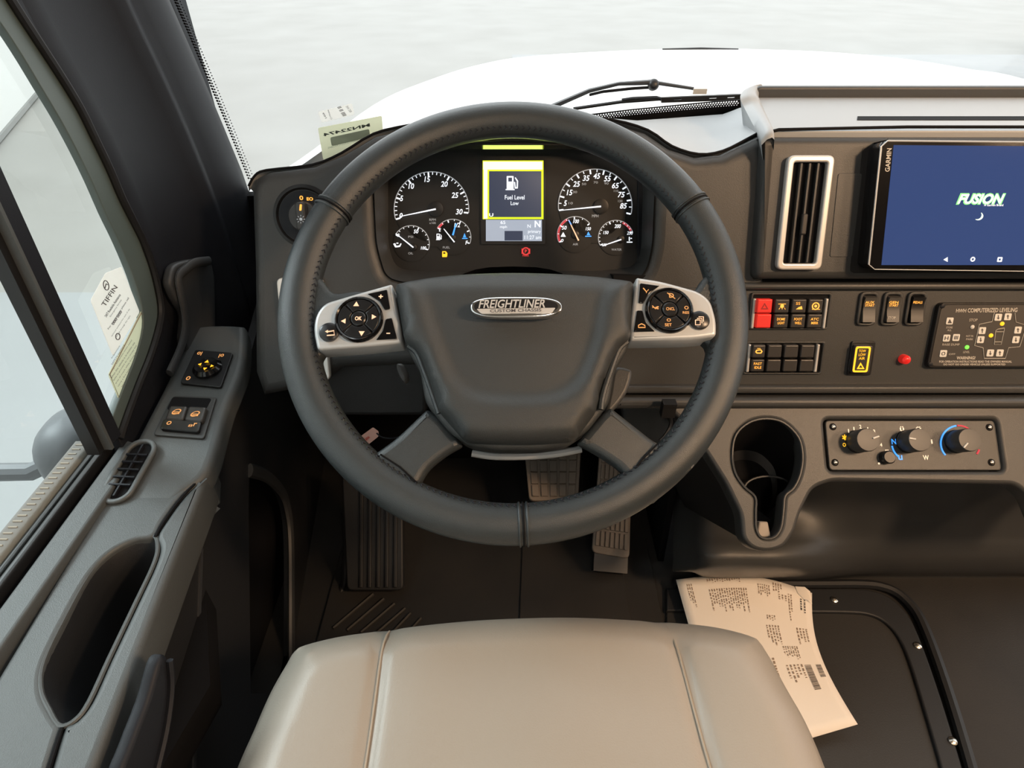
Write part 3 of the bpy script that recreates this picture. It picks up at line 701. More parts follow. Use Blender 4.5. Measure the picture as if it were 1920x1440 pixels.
part('console_cheek', plate(Fr((0.275, 0, 0), (0, 1, 0), (0, 0, 1)), [(0.70, 0.0), (0.72, 0.20), (0.66, 0.30), (0.64, 0.40), (0.68, 0.50), (0.97, 0.50), (0.97, 0.0)], -0.006, 0.006, 0.002), M['mattblack'], dash)

# ---- instrument cluster
kl = thing('instrument_cluster', 'black instrument cluster with six lit gauges behind the steering wheel', 'instrument cluster', U(960, 505, K))
part('face_plate', plate(K, L2(K, rp([(700, 250), (1230, 250), (1230, 530), (700, 530)], 10), 0), -0.02, -0.001), M['cluster'], kl)
part('side_wing', plate(K, L2(K, rp([(1196, 300), (1218, 340), (1214, 500), (1196, 505)], 5), 0.004), 0, 0.004, 0.001), M['pillar'], kl)
def gpt(cx, cy, r, a): return (cx+r*math.cos(math.radians(a)), cy-r*math.sin(math.radians(a)))
def arcband(cx, cy, r, wd, a0, a1, h, n=40):
    o = [gpt(cx, cy, r+wd/2, a0+(a1-a0)*k/n) for k in range(n+1)]; i = [gpt(cx, cy, r-wd/2, a0+(a1-a0)*k/n) for k in range(n+1)]
    return plate(K, L2(K, o+i[::-1], h), h-0.0002, h)
def tick(cx, cy, r0, r1, a, wd, h):
    p0 = gpt(cx, cy, r0, a); p1 = gpt(cx, cy, r1, a); s = math.sin(math.radians(a)); c = math.cos(math.radians(a))
    q = [(p0[0]+s*wd/2, p0[1]+c*wd/2), (p1[0]+s*wd/2, p1[1]+c*wd/2), (p1[0]-s*wd/2, p1[1]-c*wd/2), (p0[0]-s*wd/2, p0[1]-c*wd/2)]
    return plate(K, L2(K, q, h), h-0.0002, h)
def needle(p0, p1, w0, w1, h=0.004):
    a_ = Vector(p0); b_ = Vector(p1); d = (b_-a_).normalized(); n_ = Vector((-d.y, d.x))
    q = [a_+n_*w0/2, a_-n_*w0/2, b_-n_*w1/2, b_+n_*w1/2]
    return plate(K, L2(K, [(v.x, v.y) for v in q], h), h-0.0015, h)
def gauge(name, label, cx, cy, r, a0, a1, nt, maj, nums, nd, red=None, hub=None):
    g = part(name, lathe(K, L2(K, [(cx, cy)], 0)[0], [(r*0.00069, -0.001), (r*0.00069, 0.0003), (r*0.0006, 0.0005)], 32), M['cluster'], kl, label=label)
    wb = 1.7 if r > 50 else 1.4
    part('dial_ring', arcband(cx, cy, r, wb, a0, a1, 0.0008), M['lgrey'], g)
    tk = []
    for k in range(nt+1):
        a_ = a0+(a1-a0)*k/nt; big = k % maj == 0
        tk.append(tick(cx, cy, r-0.8, r-(9 if big else 5.5)*(1 if r > 50 else 0.6), a_, (2.8 if big else 1.5)*(1 if r > 50 else 0.75), 0.001))
    part('tick_marks', tk, M['lwhite'], g, kind='stuff')
    part('numerals', [tx(s, K, x, y, wd, ht, h=0.001, bold=0.015, shear=0.2) for s, x, y, wd, ht in nums], M['lwhite'], g)
    for q in nd: part('needle', needle(*q[:4]), q[4], g)
    if red: part('red_band', arcband(cx, cy, r-2, 4, red[0], red[1], 0.0009, 14), M['lredd'], g)
    hc = hub or nd[0][1]
    part('needle_hub', lathe(K, L2(K, [hc], 0.003)[0], [(r*0.00014, 0), (r*0.00014, 0.003), (r*0.0001, 0.0035)], 18), M['black'], g)
    return g
gauge('tachometer', 'large engine speed gauge at left', 809, 392, 70, 196, -6, 30, 5, [('0', 752, 404, 6, 9), ('5', 753, 372, 6, 10), ('10', 771, 349, 11, 10), ('15', 801, 336, 11, 10), ('20', 833, 345, 13, 10), ('25', 853, 366, 13, 10), ('30', 861, 397, 13, 10)], [((749, 406), (817, 392), 1.2, 3.0, M['lwhite'])])
part('unit_print', [tx('RPM', K, 811, 412, 12, 4), tx('x100', K, 811, 418, 12, 4), tx('OIL', K, 770, 475, 9, 4), tx('PSI', K, 770, 444, 9, 4), tx('FUEL', K, 837, 464, 13, 4), tx('AIR', K, 1079, 458, 10, 4), tx('WATER', K, 1156, 468, 19, 4), tx('MPH', K, 1116, 405, 12, 5)], M['lgrey'], kl)
gauge('speedometer', 'large road speed gauge at right', 1116, 386, 69, 187, -13, 18, 2, [('5', 1060, 381, 6, 10), ('15', 1068, 361, 11, 10), ('25', 1081, 345, 13, 10), ('35', 1099, 334, 13, 10), ('45', 1119, 330, 13, 10), ('55', 1139, 335, 13, 10), ('65', 1154, 348, 13, 10), ('75', 1165, 365, 13, 10), ('85', 1169, 386, 13, 10)], [((1055, 394), (1127, 387), 1.2, 3.0, M['lwhite'])])
part('unit_print', [tx(s, K, x, y, 8, 4) for s, x, y in (('10', 1070, 381), ('30', 1078, 360), ('50', 1095, 345), ('70', 1117, 342), ('90', 1137, 344), ('110', 1155, 358), ('130', 1163, 377))], M['lgrey'], kl)
gauge('oil_gauge', 'small gauge with an oil can symbol', 771, 457, 34, 150, -20, 10, 5, [('0', 747, 441, 4, 6), ('50', 780, 434, 9, 7), ('100', 794, 465, 10, 6)], [((742, 438), (775, 464), 1.2, 2.4, M['lwhite'])])
gauge('fuel_gauge', 'small fuel gauge with a blue second needle', 849, 445, 34, 148, -20, 8, 2, [('E', 825, 431, 4, 6), ('1/2', 857, 422, 11, 8), ('F', 875, 455, 5, 7)], [((832, 429), (852, 454), 1.2, 2.2, M['lwhite']), ((855, 419), (849, 441), 2.0, 3.2, M['lblue'])], red=(150, 125), hub=(848, 446))
gauge('air_gauge', 'small air pressure gauge with a red band', 1079, 440, 34, 205, 38, 6, 2, [('0', 1054, 451, 5, 6), ('50', 1058, 427, 9, 7), ('100', 1080, 415, 11, 7), ('150', 1103, 429, 10, 6)], [((1066, 412), (1085, 451), 1.4, 2.6, M['peach']), ((1066, 412), (1071, 421), 1.8, 2.4, M['lblue'])], red=(205, 118), hub=(1079, 440))
gauge('water_gauge', 'small water temperature gauge at the far right', 1155, 446, 33, 205, 20, 14, 7, [('100', 1133, 459, 8, 5), ('150', 1136, 436, 10, 6), ('200', 1158, 424, 12, 7), ('250', 1181, 437, 11, 6)], [((1130, 461), (1165, 449), 1.2, 2.4, M['lwhite'])], red=(66, 26))
def kp(pts, h=0.0012, r=1): return plate(K, L2(K, rp(pts, r), h), h-0.0002, h)
def pump(x, y, s, h=0.0012):
    return [plate(K, [L2(K, rp([(x-s, y-s*1.3), (x+s*0.3, y-s*1.3), (x+s*0.3, y+s*1.3), (x-s, y+s*1.3)], s*0.15), h), L2(K, [(x-s*0.7, y-s*1.0), (x, y-s*1.0), (x, y-s*0.25), (x-s*0.7, y-s*0.25)], h)], h-0.0002, h),
            kp([(x+s*0.35, y-s*0.2), (x+s*0.6, y-s*0.2), (x+s*0.7, y+s*0.8), (x+s*0.85, y+s*0.8), (x+s*0.9, y-s*0.3), (x+s*0.5, y-s*0.95), (x+s*0.65, y-s*1.1), (x+s*1.15, y-s*0.4), (x+s*1.1, y+s*1.05), (x+s*0.5, y+s*1.05)], h, s*0.1),
            kp([(x-s*1.2, y+s*1.15), (x+s*0.5, y+s*1.15), (x+s*0.5, y+s*1.35), (x-s*1.2, y+s*1.35)], h, 0)]
part('oil_can_symbol', [kp([(737, 457), (741, 456), (743, 461), (749, 460), (751, 456), (753, 457), (750, 463), (741, 464)]), kp([(743, 455), (747, 455), (747, 457), (743, 457)])], M['lwhite'], kl)
part('pump_symbol', pump(823, 444, 4.5), M['lwhite'], kl)
part('warning_symbol', [kp([(866, 448), (877, 448), (876, 446), (867, 446)])]+[kp([(868, 445), (871, 437), (874, 445)])]+[kp([(1097, 444), (1109, 444), (1109, 442), (1097, 442)]), kp([(1100, 441), (1103, 434), (1107, 441)])], M['lblue'], kl)
part('lamp_symbol', [kp([(1051, 444), (1061, 444), (1056, 435)]), kp([(1175, 453), (1186, 453), (1186, 455), (1175, 455)]), kp([(1179, 444), (1181, 444), (1181, 452), (1179, 452)]), kp([(1182, 446), (1185, 446), (1185, 448), (1182, 448)])], M['lwhite'], kl)
part('fuel_warning', [kp([(829, 471), (836, 471), (839, 475), (838, 482), (829, 482)])], M['lamber'], kl)
part('fuel_warning_window', [kp([(831, 473), (835, 473), (835, 476), (831, 476)], 0.0016)], M['black'], kl)
part('brake_warning', [plate(K, circ(L2(K, [(986, 471)], 0.0012)[0], 0.0052, 20), 0.001, 0.0012), kp([(978, 466), (980, 466), (980, 476), (978, 476)]), kp([(992, 466), (994, 466), (994, 476), (992, 476)]), tx('PARK', K, 986, 479, 12, 4, h=0.0012)], M['lred'], kl)
part('brake_warning_print', [plate(K, circ(L2(K, [(986, 471)], 0.0014)[0], 0.0036, 20), 0.0012, 0.0014)], M['black'], kl)
part('brake_warning_letter', tx('P', K, 986, 471, 4, 6, h=0.0018, bold=0.02), M['lred'], kl)
# display
disp = part('display', plate(K, rp(L2(K, [(900, 292), (1024, 292), (1022, 458), (902, 458)], 0.002), 0.002), 0, 0.002), M['black'], kl)
def dq(x0, y0, x1, y1, h): return plate(K, L2(K, [(x0, y0), (x1, y0), (x1, y1), (x0, y1)], h), h-0.0002, h)
part('yellow_edge', dq(905, 301, 1019, 411, 0.0024), M['bary'], disp)
part('title_bar', [dq(906, 303, 1017, 318, 0.0028), dq(907, 317, 914, 410, 0.0028)], M['barw'], disp)
part('message_field', dq(917, 321, 1015, 407, 0.0028), M['navy'], disp)
part('status_field', dq(911, 412, 1016, 452, 0.0028), M['dgrey'], disp)
part('status_square', dq(946, 433, 980, 451, 0.0032), M['navy'], disp)
part('pump_symbol', pump(960, 343, 10, 0.0034), M['lwhite'], disp)
part('message', [tx('Fuel Level', K, 965, 370, 37, 8, h=0.0034, bold=0.01), tx('Low', K, 965, 381, 15, 7, h=0.0034, bold=0.01), tx('65', K, 943, 417, 9, 6, h=0.0034), tx('mph', K, 944, 426, 13, 6, h=0.0034), tx('N', K, 992, 424, 6, 6, h=0.0034), tx('N', K, 1008, 420, 11, 12, h=0.0034, bold=0.02), tx('primary', K, 1002, 435, 24, 7, h=0.0034), tx('11:27 am', K, 999, 445, 31, 7, h=0.0034), tx('U', K, 921, 403, 8, 6, h=0.0034, bold=0.03)], M['lwhite'], disp)
# glossy strip added above the display, tilted to mirror its bright title bar
lp = U(965, 276, K, 0.030); tg = U(960, 311, K, 0.003)
nrm = ((CAM-lp).normalized()+(tg-lp).normalized()).normalized()
LP = Fr(lp, (1, 0, 0), nrm.cross(Vector((1, 0, 0)))); 
part('reflector_lip', plate(LP, rp([(-0.16, -0.0065), (0.16, -0.0065), (0.16, 0.0065), (-0.16, 0.0065)], 0.003), -0.004, 0.0, 0.0), mat('reflector_lip_gloss', (0.03, 0.03, 0.03), 0.13, metal=0.0, spec=0.8, coat=0.5), kl)

# ---- steering column and things behind the wheel
colm = thing('steering_column', 'dark steering column shroud behind the wheel hub', 'steering column', U(960, 720, W, -0.12))
rows = []
for h, sx_, sy_ in ((-0.02, 0.075, 0.062), (-0.06, 0.085, 0.07), (-0.12, 0.085, 0.075), (-0.22, 0.075, 0.065)):
    rows.append([W.w(sx_*(abs(math.cos(t_))**0.7)*math.copysign(1, math.cos(t_)), -0.012+sy_*(abs(math.sin(t_))**0.7)*math.copysign(1, math.sin(t_)), h) for t_ in [2*PI*k/32 for k in range(32)]])
part('shroud', loft(rows, True), M['pillar'], colm, sharp=60)
part('tilt_lever', plate(W, L2(W, cr([(1152, 690), (1178, 690), (1186, 700), (1176, 735), (1150, 770), (1134, 778), (1142, 735)], 3), -0.04), -0.055, -0.04, 0.004), M['dash'], colm)
part('left_lever', plate(W, L2(W, cr([(742, 682), (756, 682), (766, 705), (758, 716), (748, 704)], 3), -0.04), -0.052, -0.04, 0.004), M['dash'], colm)
part('grab_bar', tube(cr([U(885, 850, W, -0.05), U(930, 856, W, -0.05), U(1000, 855, W, -0.05), U(1050, 850, W, -0.05), U(1090, 842, W, -0.05)], 4, False), 0.0035, 8), M['silver'], colm)

# ================================================================== STEERING WHEEL
sw = thing('steering_wheel', 'large grey leather steering wheel with silver button panels in front of the gauges', 'steering wheel', W.w(0, 0, 0))
RM = 0.2098; rr_ = 0.0187
vs = []; fs = []; N1 = 160; N2 = 20
for i in range(N1):
    a_ = 2*PI*i/N1
    for k in range(N2):
        b_ = 2*PI*k/N2; vs.append(W.w((RM+rr_*math.cos(b_))*math.cos(a_), (RM+rr_*math.cos(b_))*math.sin(a_), rr_*0.92*math.sin(b_)))
for i in range(N1):
    for k in range(N2):
        j = (i+1) % N1; l = (k+1) % N2; fs.append((i*N2+k, j*N2+k, j*N2+l, i*N2+l))
rim = part('rim', (vs, fs), M['rim'], sw)
def w2a(px, py):
    q = L2(W, [(px, py)])[0]; return math.atan2(q[1], q[0])
for ang in (w2a(598, 380), w2a(1322, 375), w2a(982, 1000)):
    C = W.w(RM*math.cos(ang), RM*math.sin(ang)); ro = (W.x*math.cos(ang)+W.y*math.sin(ang))
    ring = [C+ro*(rr_+0.0002)*math.cos(b_)+W.n*(rr_*0.92+0.0002)*math.sin(b_) for b_ in [2*PI*k/24 for k in range(24)]]
    part('rim_joint', tube(ring, 0.0011, 6, closed=True), M['mattblack'], rim)
    tn = ro.cross(W.n)
    part('rim_welt', [tube([p+tn*s_*0.0035 for p in ring], 0.0013, 6, closed=True) for s_ in (-1, 1)], M['rim'], rim)
st = []
for k in range(200):
    a_ = 2*PI*k/200
    for s_ in (-1, 1):
        b0 = PI-0.55+(0.13 if s_ > 0 else -0.13)
        A_ = W.w((RM+(rr_+.0003)*math.cos(PI-0.55))*math.cos(a_), (RM+(rr_+.0003)*math.cos(PI-0.55))*math.sin(a_), (rr_*0.92+.0003)*math.sin(PI-0.55))
        a2 = a_+0.012
        B_ = W.w((RM+(rr_+.0005)*math.cos(b0))*math.cos(a2), (RM+(rr_+.0005)*math.cos(b0))*math.sin(a2), (rr_*0.92+.0005)*math.sin(b0))
        st.append(tube([A_, B_], 0.0006, 4))
part('stitching', st, M['thread'], rim, kind='stuff')
def wp(pts, h): return L2(W, pts, h)
# spoke carriers
ls = cr([(560, 500), (600, 520), (625, 548), (665, 545), (700, 548), (752, 560), (750, 640), (690, 646), (615, 654), (592, 690), (570, 740), (556, 640), (550, 560)], 4)
part('spoke', plate(W, wp(ls, 0.004), -0.014, 0.006, 0.006, 3), M['rim'], sw)
rs = cr([(1362, 500), (1322, 518), (1300, 545), (1262, 540), (1225, 540), (1180, 555), (1182, 632), (1240, 634), (1318, 638), (1334, 680), (1352, 740), (1372, 640), (1376, 560)], 4)
part('spoke', plate(W, wp(rs, 0.004), -0.014, 0.006, 0.006, 3), M['rim'], sw)
lls = rp([(800, 765, 6), (824, 782, 4), (868, 834, 8), (838, 850, 16), (800, 880, 20), (782, 915, 12), (740, 945, 5), (660, 880, 5), (700, 850, 22), (740, 822, 20)], 8)
part('spoke', plate(W, wp(lls, 0.008), -0.012, 0.008, 0.007, 3), M['rim'], sw)
rls = rp([(1146, 762, 6), (1128, 776, 4), (1082, 830, 8), (1120, 850, 16), (1165, 880, 20), (1186, 910, 14), (1226, 945, 5), (1310, 868, 5), (1262, 840, 20), (1230, 828, 20)], 8)
part('spoke', plate(W, wp(rls, 0.008), -0.012, 0.008, 0.007, 3), M['rim'], sw)
part('spoke_crease', [tube([U(713, 852, W, 0.011), U(750, 876, W, 0.0095), U(782, 906, W, 0.010)], 0.0009, 5), tube([U(1233, 832, W, 0.0105), U(1205, 860, W, 0.0095), U(1188, 885, W, 0.010)], 0.0009, 5)], M['mattblack'], sw)
# horn pad
pad_px = rp([(738, 531, 10), (790, 514, 30), (870, 504, 60), (965, 501, 100), (1060, 504, 60), (1140, 512, 30), (1191, 524, 10), (1184, 636, 20), (1158, 655, 14), (1142, 690, 20), (1122, 755, 30), (1118, 772, 6), (1078, 826, 14), (1010, 832, 30), (930, 832, 30), (872, 828, 14), (822, 770, 8), (800, 700, 24), (784, 660, 16), (757, 640, 14)], 10, 4)
pl2 = wp(pad_px, 0.020)
inn = wp(cr([(792, 470), (806, 560), (830, 640), (855, 700), (895, 733), (970, 740), (1045, 733), (1085, 700), (1108, 640), (1125, 560), (1138, 470)], 5), 0.030)
ytop = wp([(965, 501)], 0.02)[0][1]
def padh(x, y, d):
    e = rnd(d, 0.010)*0.014+0.014
    s = sdist((x, y), inn)
    e -= 0.006*sstep(-0.012, 0.002, s)*min(1, d/0.01)
    e -= 0.010*sstep(ytop-0.028, ytop, y)
    return e+0.006*(1-(x/0.13)**2)*min(1, d/0.01)
part('horn_pad', relief(W, pl2, padh, 0.0055, -0.01, 0.010), M['pad'], sw, sharp=60)
part('hub_shell', plate(W, wp(rp([(745, 560), (1185, 560), (1175, 660), (1150, 700), (1140, 760), (1100, 812), (1060, 838), (1010, 846), (930, 846), (880, 838), (845, 815), (800, 760), (790, 700), (765, 660)], 14), 0), -0.02, 0.012, 0.006), M['pad'], sw)
part('hub_arm_edge', [tube(cr([U(x_, y_, W, 0.016) for x_, y_ in pts_], 4, False), 0.0028, 8) for pts_ in ([(766, 648), (782, 662), (796, 695), (812, 740), (824, 775)], [(1176, 640), (1160, 655), (1146, 690), (1130, 740), (1126, 768)])], M['rim'], sw)
# badge
def ovl(x0, x1, y0, y1, n=28, e=0.55):
    cx = (x0+x1)/2; cy = (y0+y1)/2; o = []
    for k in range(n*2):
        t_ = PI*k/n; o.append((cx+(x1-x0)/2*math.copysign(abs(math.cos(t_))**e, math.cos(t_)), cy-(y1-y0)/2*math.copysign(abs(math.sin(t_))**0.8, math.sin(t_))))
    return o
hb = 0.0385
bd = part('badge', plate(W, wp(ovl(882, 1054, 556, 595), hb+.003), hb-.004, hb+0.003, 0.0015), M['chrome'], sw, label='oval chrome maker badge')
part('badge_inlay', plate(W, wp(ovl(889, 1046, 561, 588), hb+.0033), hb+0.0025, hb+0.0034), M['black'], bd)
part('badge_band', plate(W, wp(rp([(893, 579), (1042, 577), (1034, 587), (903, 588)], 3), hb+.0038), hb+0.003, hb+0.0038), M['vent'], bd)
part('badge_lettering', [text('FREIGHTLINER', W, (897, 578), (1022, 577), (897, 562), h=hb+0.0042, bold=0.02, shear=0.25)], M['vent'], bd)
part('badge_small_lettering', [text('CUSTOM CHASSIS', W, (919, 586), (1015, 584), (919, 580), h=hb+0.0042, bold=0.01)], M['ink2'], bd)
# button panels
hb2 = 0.016
lb = part('button_panel', plate(W, wp(rp([(735, 531, 5), (750, 612, 5), (753, 642, 5), (700, 648, 20), (594, 656, 8), (587, 620, 12), (590, 592, 14), (606, 568, 20), (660, 552, 30)], 6), hb2), -0.012, hb2, 0.0035, 3), M['silver'], sw, label='satin silver panel on the left spoke')
rb = part('button_panel', plate(W, wp(rp([(1193, 519, 5), (1240, 526, 20), (1310, 545, 20), (1333, 562, 14), (1344, 600, 14), (1344, 630, 8), (1300, 636, 20), (1182, 638, 5), (1183, 600, 5)], 6), hb2), -0.012, hb2, 0.0035, 3), M['silver'], sw, label='satin silver panel on the right spoke')
def pod(parent, cx, cy, r):
    c = wp([(cx, cy)], hb2+0.004)[0]; R = r*0.6/FOC*0.97
    part('pad_ring', lathe(W, c, [(R, hb2-0.002), (R, hb2+0.003), (R*0.93, hb2+0.0055), (R*0.87, hb2+0.0045), (R*0.86, hb2+0.002)], 40), M['gloss'], parent)
    for k in range(4):
        a0 = PI/4+k*PI/2+0.05; a1 = a0+PI/2-0.10
        o = [(c[0]+R*0.85*math.cos(a0+(a1-a0)*t/10), c[1]+R*0.85*math.sin(a0+(a1-a0)*t/10)) for t in range(11)]
        i_ = [(c[0]+R*0.36*math.cos(a0+(a1-a0)*t/6), c[1]+R*0.36*math.sin(a0+(a1-a0)*t/6)) for t in range(7)]
        part('pad_button', plate(W, o+i_[::-1], hb2+0.001, hb2+0.0042, 0.0008), M['wbtn'], parent)
    part('centre_button', lathe(W, c, [(R*0.31, hb2), (R*0.31, hb2+0.0042), (R*0.26, hb2+0.005)], 24), M['wbtn'], parent)
def wt(cx, cy, s, ang, h=hb2+0.0046):
    c = wp([(cx, cy)], h)[0]; d = s*0.6/FOC
    return plate(W, [(c[0]+d*math.cos(ang+k*2*PI/3), c[1]+d*math.sin(ang+k*2*PI/3)) for k in range(3)], h-0.0001, h+0.0001)
pod(lb, 672, 597, 45)
part('arrow_print', [wt(668, 571, 6, PI/2), wt(678, 624, 6, -PI/2), wt(645, 602, 5.5, PI), wt(700, 594, 5.5, 0)], M['peach'], lb)
part('legend', [tx('OK', W, 672, 597, 13, 8, h=hb2+0.0052, bold=0.03), tx('+', W, 714, 556, 8, 8, h=hb2+0.0022, bold=0.03), tx('-', W, 728, 625, 7, 2, h=hb2+0.0022)], M['peach'], lb)
part('corner_button', plate(W, wp(rp([(690, 552, 1), (726, 544, 2), (732, 580, 3), (722, 582, 2), (712, 566, 4)], 2), hb2), hb2-0.002, hb2+0.0018, 0.0006), M['gloss'], lb)
part('corner_button', plate(W, wp(rp([(724, 599, 3), (735, 597, 2), (745, 636, 3), (706, 638, 1), (718, 622, 4)], 2), hb2), hb2-0.002, hb2+0.0018, 0.0006), M['gloss'], lb)
c = wp([(618, 624)], hb2)[0]
part('return_button', lathe(W, c, [(0.0092, hb2-0.001), (0.0092, hb2+0.0025), (0.007, hb2+0.0038)], 28), M['wbtn'], lb)
def wl_(pts, wd=1.6, h=hb2+0.0042): 
    P_ = [U(x_, y_, W, h) for x_, y_ in pts]; return tube(P_, wd*0.6/FOC/2, 4)
part('return_print', [wl_([(614, 622), (626, 620), (627, 628), (613, 629)], 2.2), wt(613, 621.5, 3.5, PI, hb2+0.0042)], M['peach'], lb)
pod(rb, 1256, 580, 45)
rl = [tx('CNCL', W, 1257, 579, 16, 6, h=hb2+0.0052, bold=0.02), tx('SET', W, 1253, 609, 13, 6, h=hb2+0.0048, bold=0.02), tx('O', W, 1254, 600, 8, 6, h=hb2+0.0048, bold=0.02), tx('RES', W, 1286, 586, 12, 5, h=hb2+0.0048, bold=0.02), tx('O', W, 1287, 577, 8, 7, h=hb2+0.0048, bold=0.02), wl_([(1251, 549), (1266, 560)], 1.6, hb2+0.005), tx('D', W, 1259, 554, 9, 9, h=hb2+0.0048, bold=0.02), wl_([(1223, 573), (1229, 579), (1235, 575)], 1.8, hb2+0.005), tx('~c', W, 1229, 577, 12, 6, h=hb2+0.0048, bold=0.03)]
part('legend', rl, M['amberd'], rb)
part('corner_button', plate(W, wp(rp([(1200, 532, 2), (1236, 537, 1), (1216, 552, 5), (1206, 570, 3), (1197, 569, 2)], 2), hb2), hb2-0.002, hb2+0.0018, 0.0006), M['gloss'], rb)
part('corner_button', plate(W, wp(rp([(1194, 583, 2), (1204, 583, 3), (1210, 606, 5), (1227, 622, 1), (1188, 623, 2)], 2), hb2), hb2-0.002, hb2+0.0018, 0.0006), M['gloss'], rb)
part('phone_print', [wl_([(1206, 540), (1212, 547), (1216, 543)], 2.0, hb2+0.0024), wl_([(1212, 547), (1212, 549)], 2.0, hb2+0.0024), wl_([(1197, 614), (1197, 610), (1203, 607), (1209, 610), (1210, 614), (1197, 614)], 2.0, hb2+0.0024)], M['amberd'], rb)
c = wp([(1311, 602)], hb2)[0]
part('window_button', lathe(W, c, [(0.0092, hb2-0.001), (0.0092, hb2+0.0025), (0.007, hb2+0.0038)], 28), M['wbtn'], rb)
part('window_print', [wl_([(1304, 600), (1313, 600), (1313, 609), (1304, 609), (1304, 600)], 1.8), wl_([(1307, 597), (1316, 597), (1316, 606)], 1.6), wl_([(1310, 594), (1319, 594), (1319, 603)], 1.6)], M['peach'], rb)

# ================================================================== AIR VENTS
def vent(px0, px1, py0, py1, label, h=0.0, pt=None):
    vroot = thing('air_vent', label, 'air vent', U((px0+px1)/2, py1, D, h), 'tall silver framed air vents')
    o = rect(D, px0, py0, px1, py1, 0.008, h+0.008)
    xs2 = [p[0] for p in o]; ys2 = [p[1] for p in o]; X0, X1, Y0, Y1 = min(xs2), max(xs2), min(ys2), max(ys2)
    fw = 0.0075
    inn_ = rp([(X0+fw, Y0+fw), (X1-fw, Y0+fw), (X1-fw, Y1-fw), (X0+fw, Y1-fw)], 0.003)
    part('vent_frame', plate(D, [o, inn_], h, h+0.009, 0.002, 3), M['vent'], vroot, label='silver rounded frame')
    part('vent_duct', plate(D, inn_, h, h+0.0008), M['mattblack'], vroot)
    wdt = X1-X0-2*fw
    for k in range(3):
        xx = X0+fw+wdt*(k+1)/4
        part('vane', plate(D, [(xx-0.0014, Y0+fw+0.001), (xx+0.0014, Y0+fw+0.001), (xx+0.0014, Y1-fw-0.001), (xx-0.0014, Y1-fw-0.001)], h+0.001, h+0.0065, 0.0006), M['dash'], vroot)
    ym = (Y0+Y1)/2-0.012; xx = X0+fw+wdt*0.5
    part('thumb_slider', plate(D, rp([(xx-0.0032, ym-0.012), (xx+0.0032, ym-0.012), (xx+0.0032, ym+0.012), (xx-0.0032, ym+0.012)], 0.002), h+0.004, h+0.010, 0.0015), M['button'], vroot)
vent(1467, 1553, 291, 506, 'tall silver framed air vent left of the touchscreen', h=0.004)
vent(527, 612, 521, 714, 'silver framed air vent mostly hidden behind left of wheel rim', h=hD)

# ================================================================== CENTRE CONTROLS
# touchscreen
ts = thing('touchscreen', 'large blue touchscreen with glowing green maker logo', 'screen', U(1780, 508, D))
TS = D; hs = 0.030
out = L2(D, rp([(1664, 263, 8), (1662, 262, 4), (2120, 268, 4), (2110, 512, 4), (1640, 505, 4), (1629, 497, 5), (1652, 275, 6)], 4), hs)
part('housing', plate(D, out, 0.0, hs, 0.0015), M['gloss'], ts)
part('bezel_edge', tube([U(x_, y_, D, hs) for x_, y_ in ((1629, 496), (1652, 275), (1664, 264), (2100, 268))], 0.0011, 6), M['silver'], ts)
part('bezel_edge', tube([U(x_, y_, D, hs) for x_, y_ in ((1629, 496), (1640, 505), (2100, 511))], 0.0005, 6), M['silver'], ts)
part('panel', plate(D, L2(D, [(1676, 272), (2060, 275), (2050, 497), (1653, 497)], hs+0.0005), hs-0.001, hs+0.0005), M['screen'], ts, label='lit blue display surface')
part('logo_glow', text('FUSION', D, (1792, 384), (1882, 384), (1796, 362), h=hs+0.0008, bold=0.06, shear=0.25), M['logog'], ts)
part('logo', [text('FUSION', D, (1795, 382), (1880, 382), (1799, 364), h=hs+0.0011, bold=0.03, shear=0.25)], M['logow'], ts)
part('logo_tagline', [text('A Garmin Brand', D, (1845, 386.5), (1881, 386.5), (1845, 382.5), h=hs+0.0013, bold=0.01)], M['lwhite'], ts)
part('loading_arc', tube([U(1833+9*math.cos(t_), 404-8*math.sin(t_), D, hs+0.001) for t_ in [-2.0+2.7*k/12 for k in range(13)]], [0.0002+0.0008*math.sin(PI*k/12) for k in range(13)], 5), M['logow'], ts)
part('navigation_icons', [plate(D, L2(D, [(1769, 487), (1777, 482), (1777, 491)], hs+0.001), hs+0.0008, hs+0.001), plate(D, [circ(L2(D, [(1823, 486)], hs)[0], 0.0028, 18), circ(L2(D, [(1823, 486)], hs)[0], 0.0014, 12)], hs+0.0008, hs+0.001), plate(D, [rect(D, 1869, 482, 1878, 491, 0.001, hs), rect(D, 1871.5, 484.5, 1875.5, 488.5, 0.0005, hs)], hs+0.0008, hs+0.001)], M['lwhite'], ts)
part('side_print', text('GARMIN', D, (1668, 322), (1672, 278), (1659, 322), h=hs+0.0006, bold=0.02), M['cream'], ts)

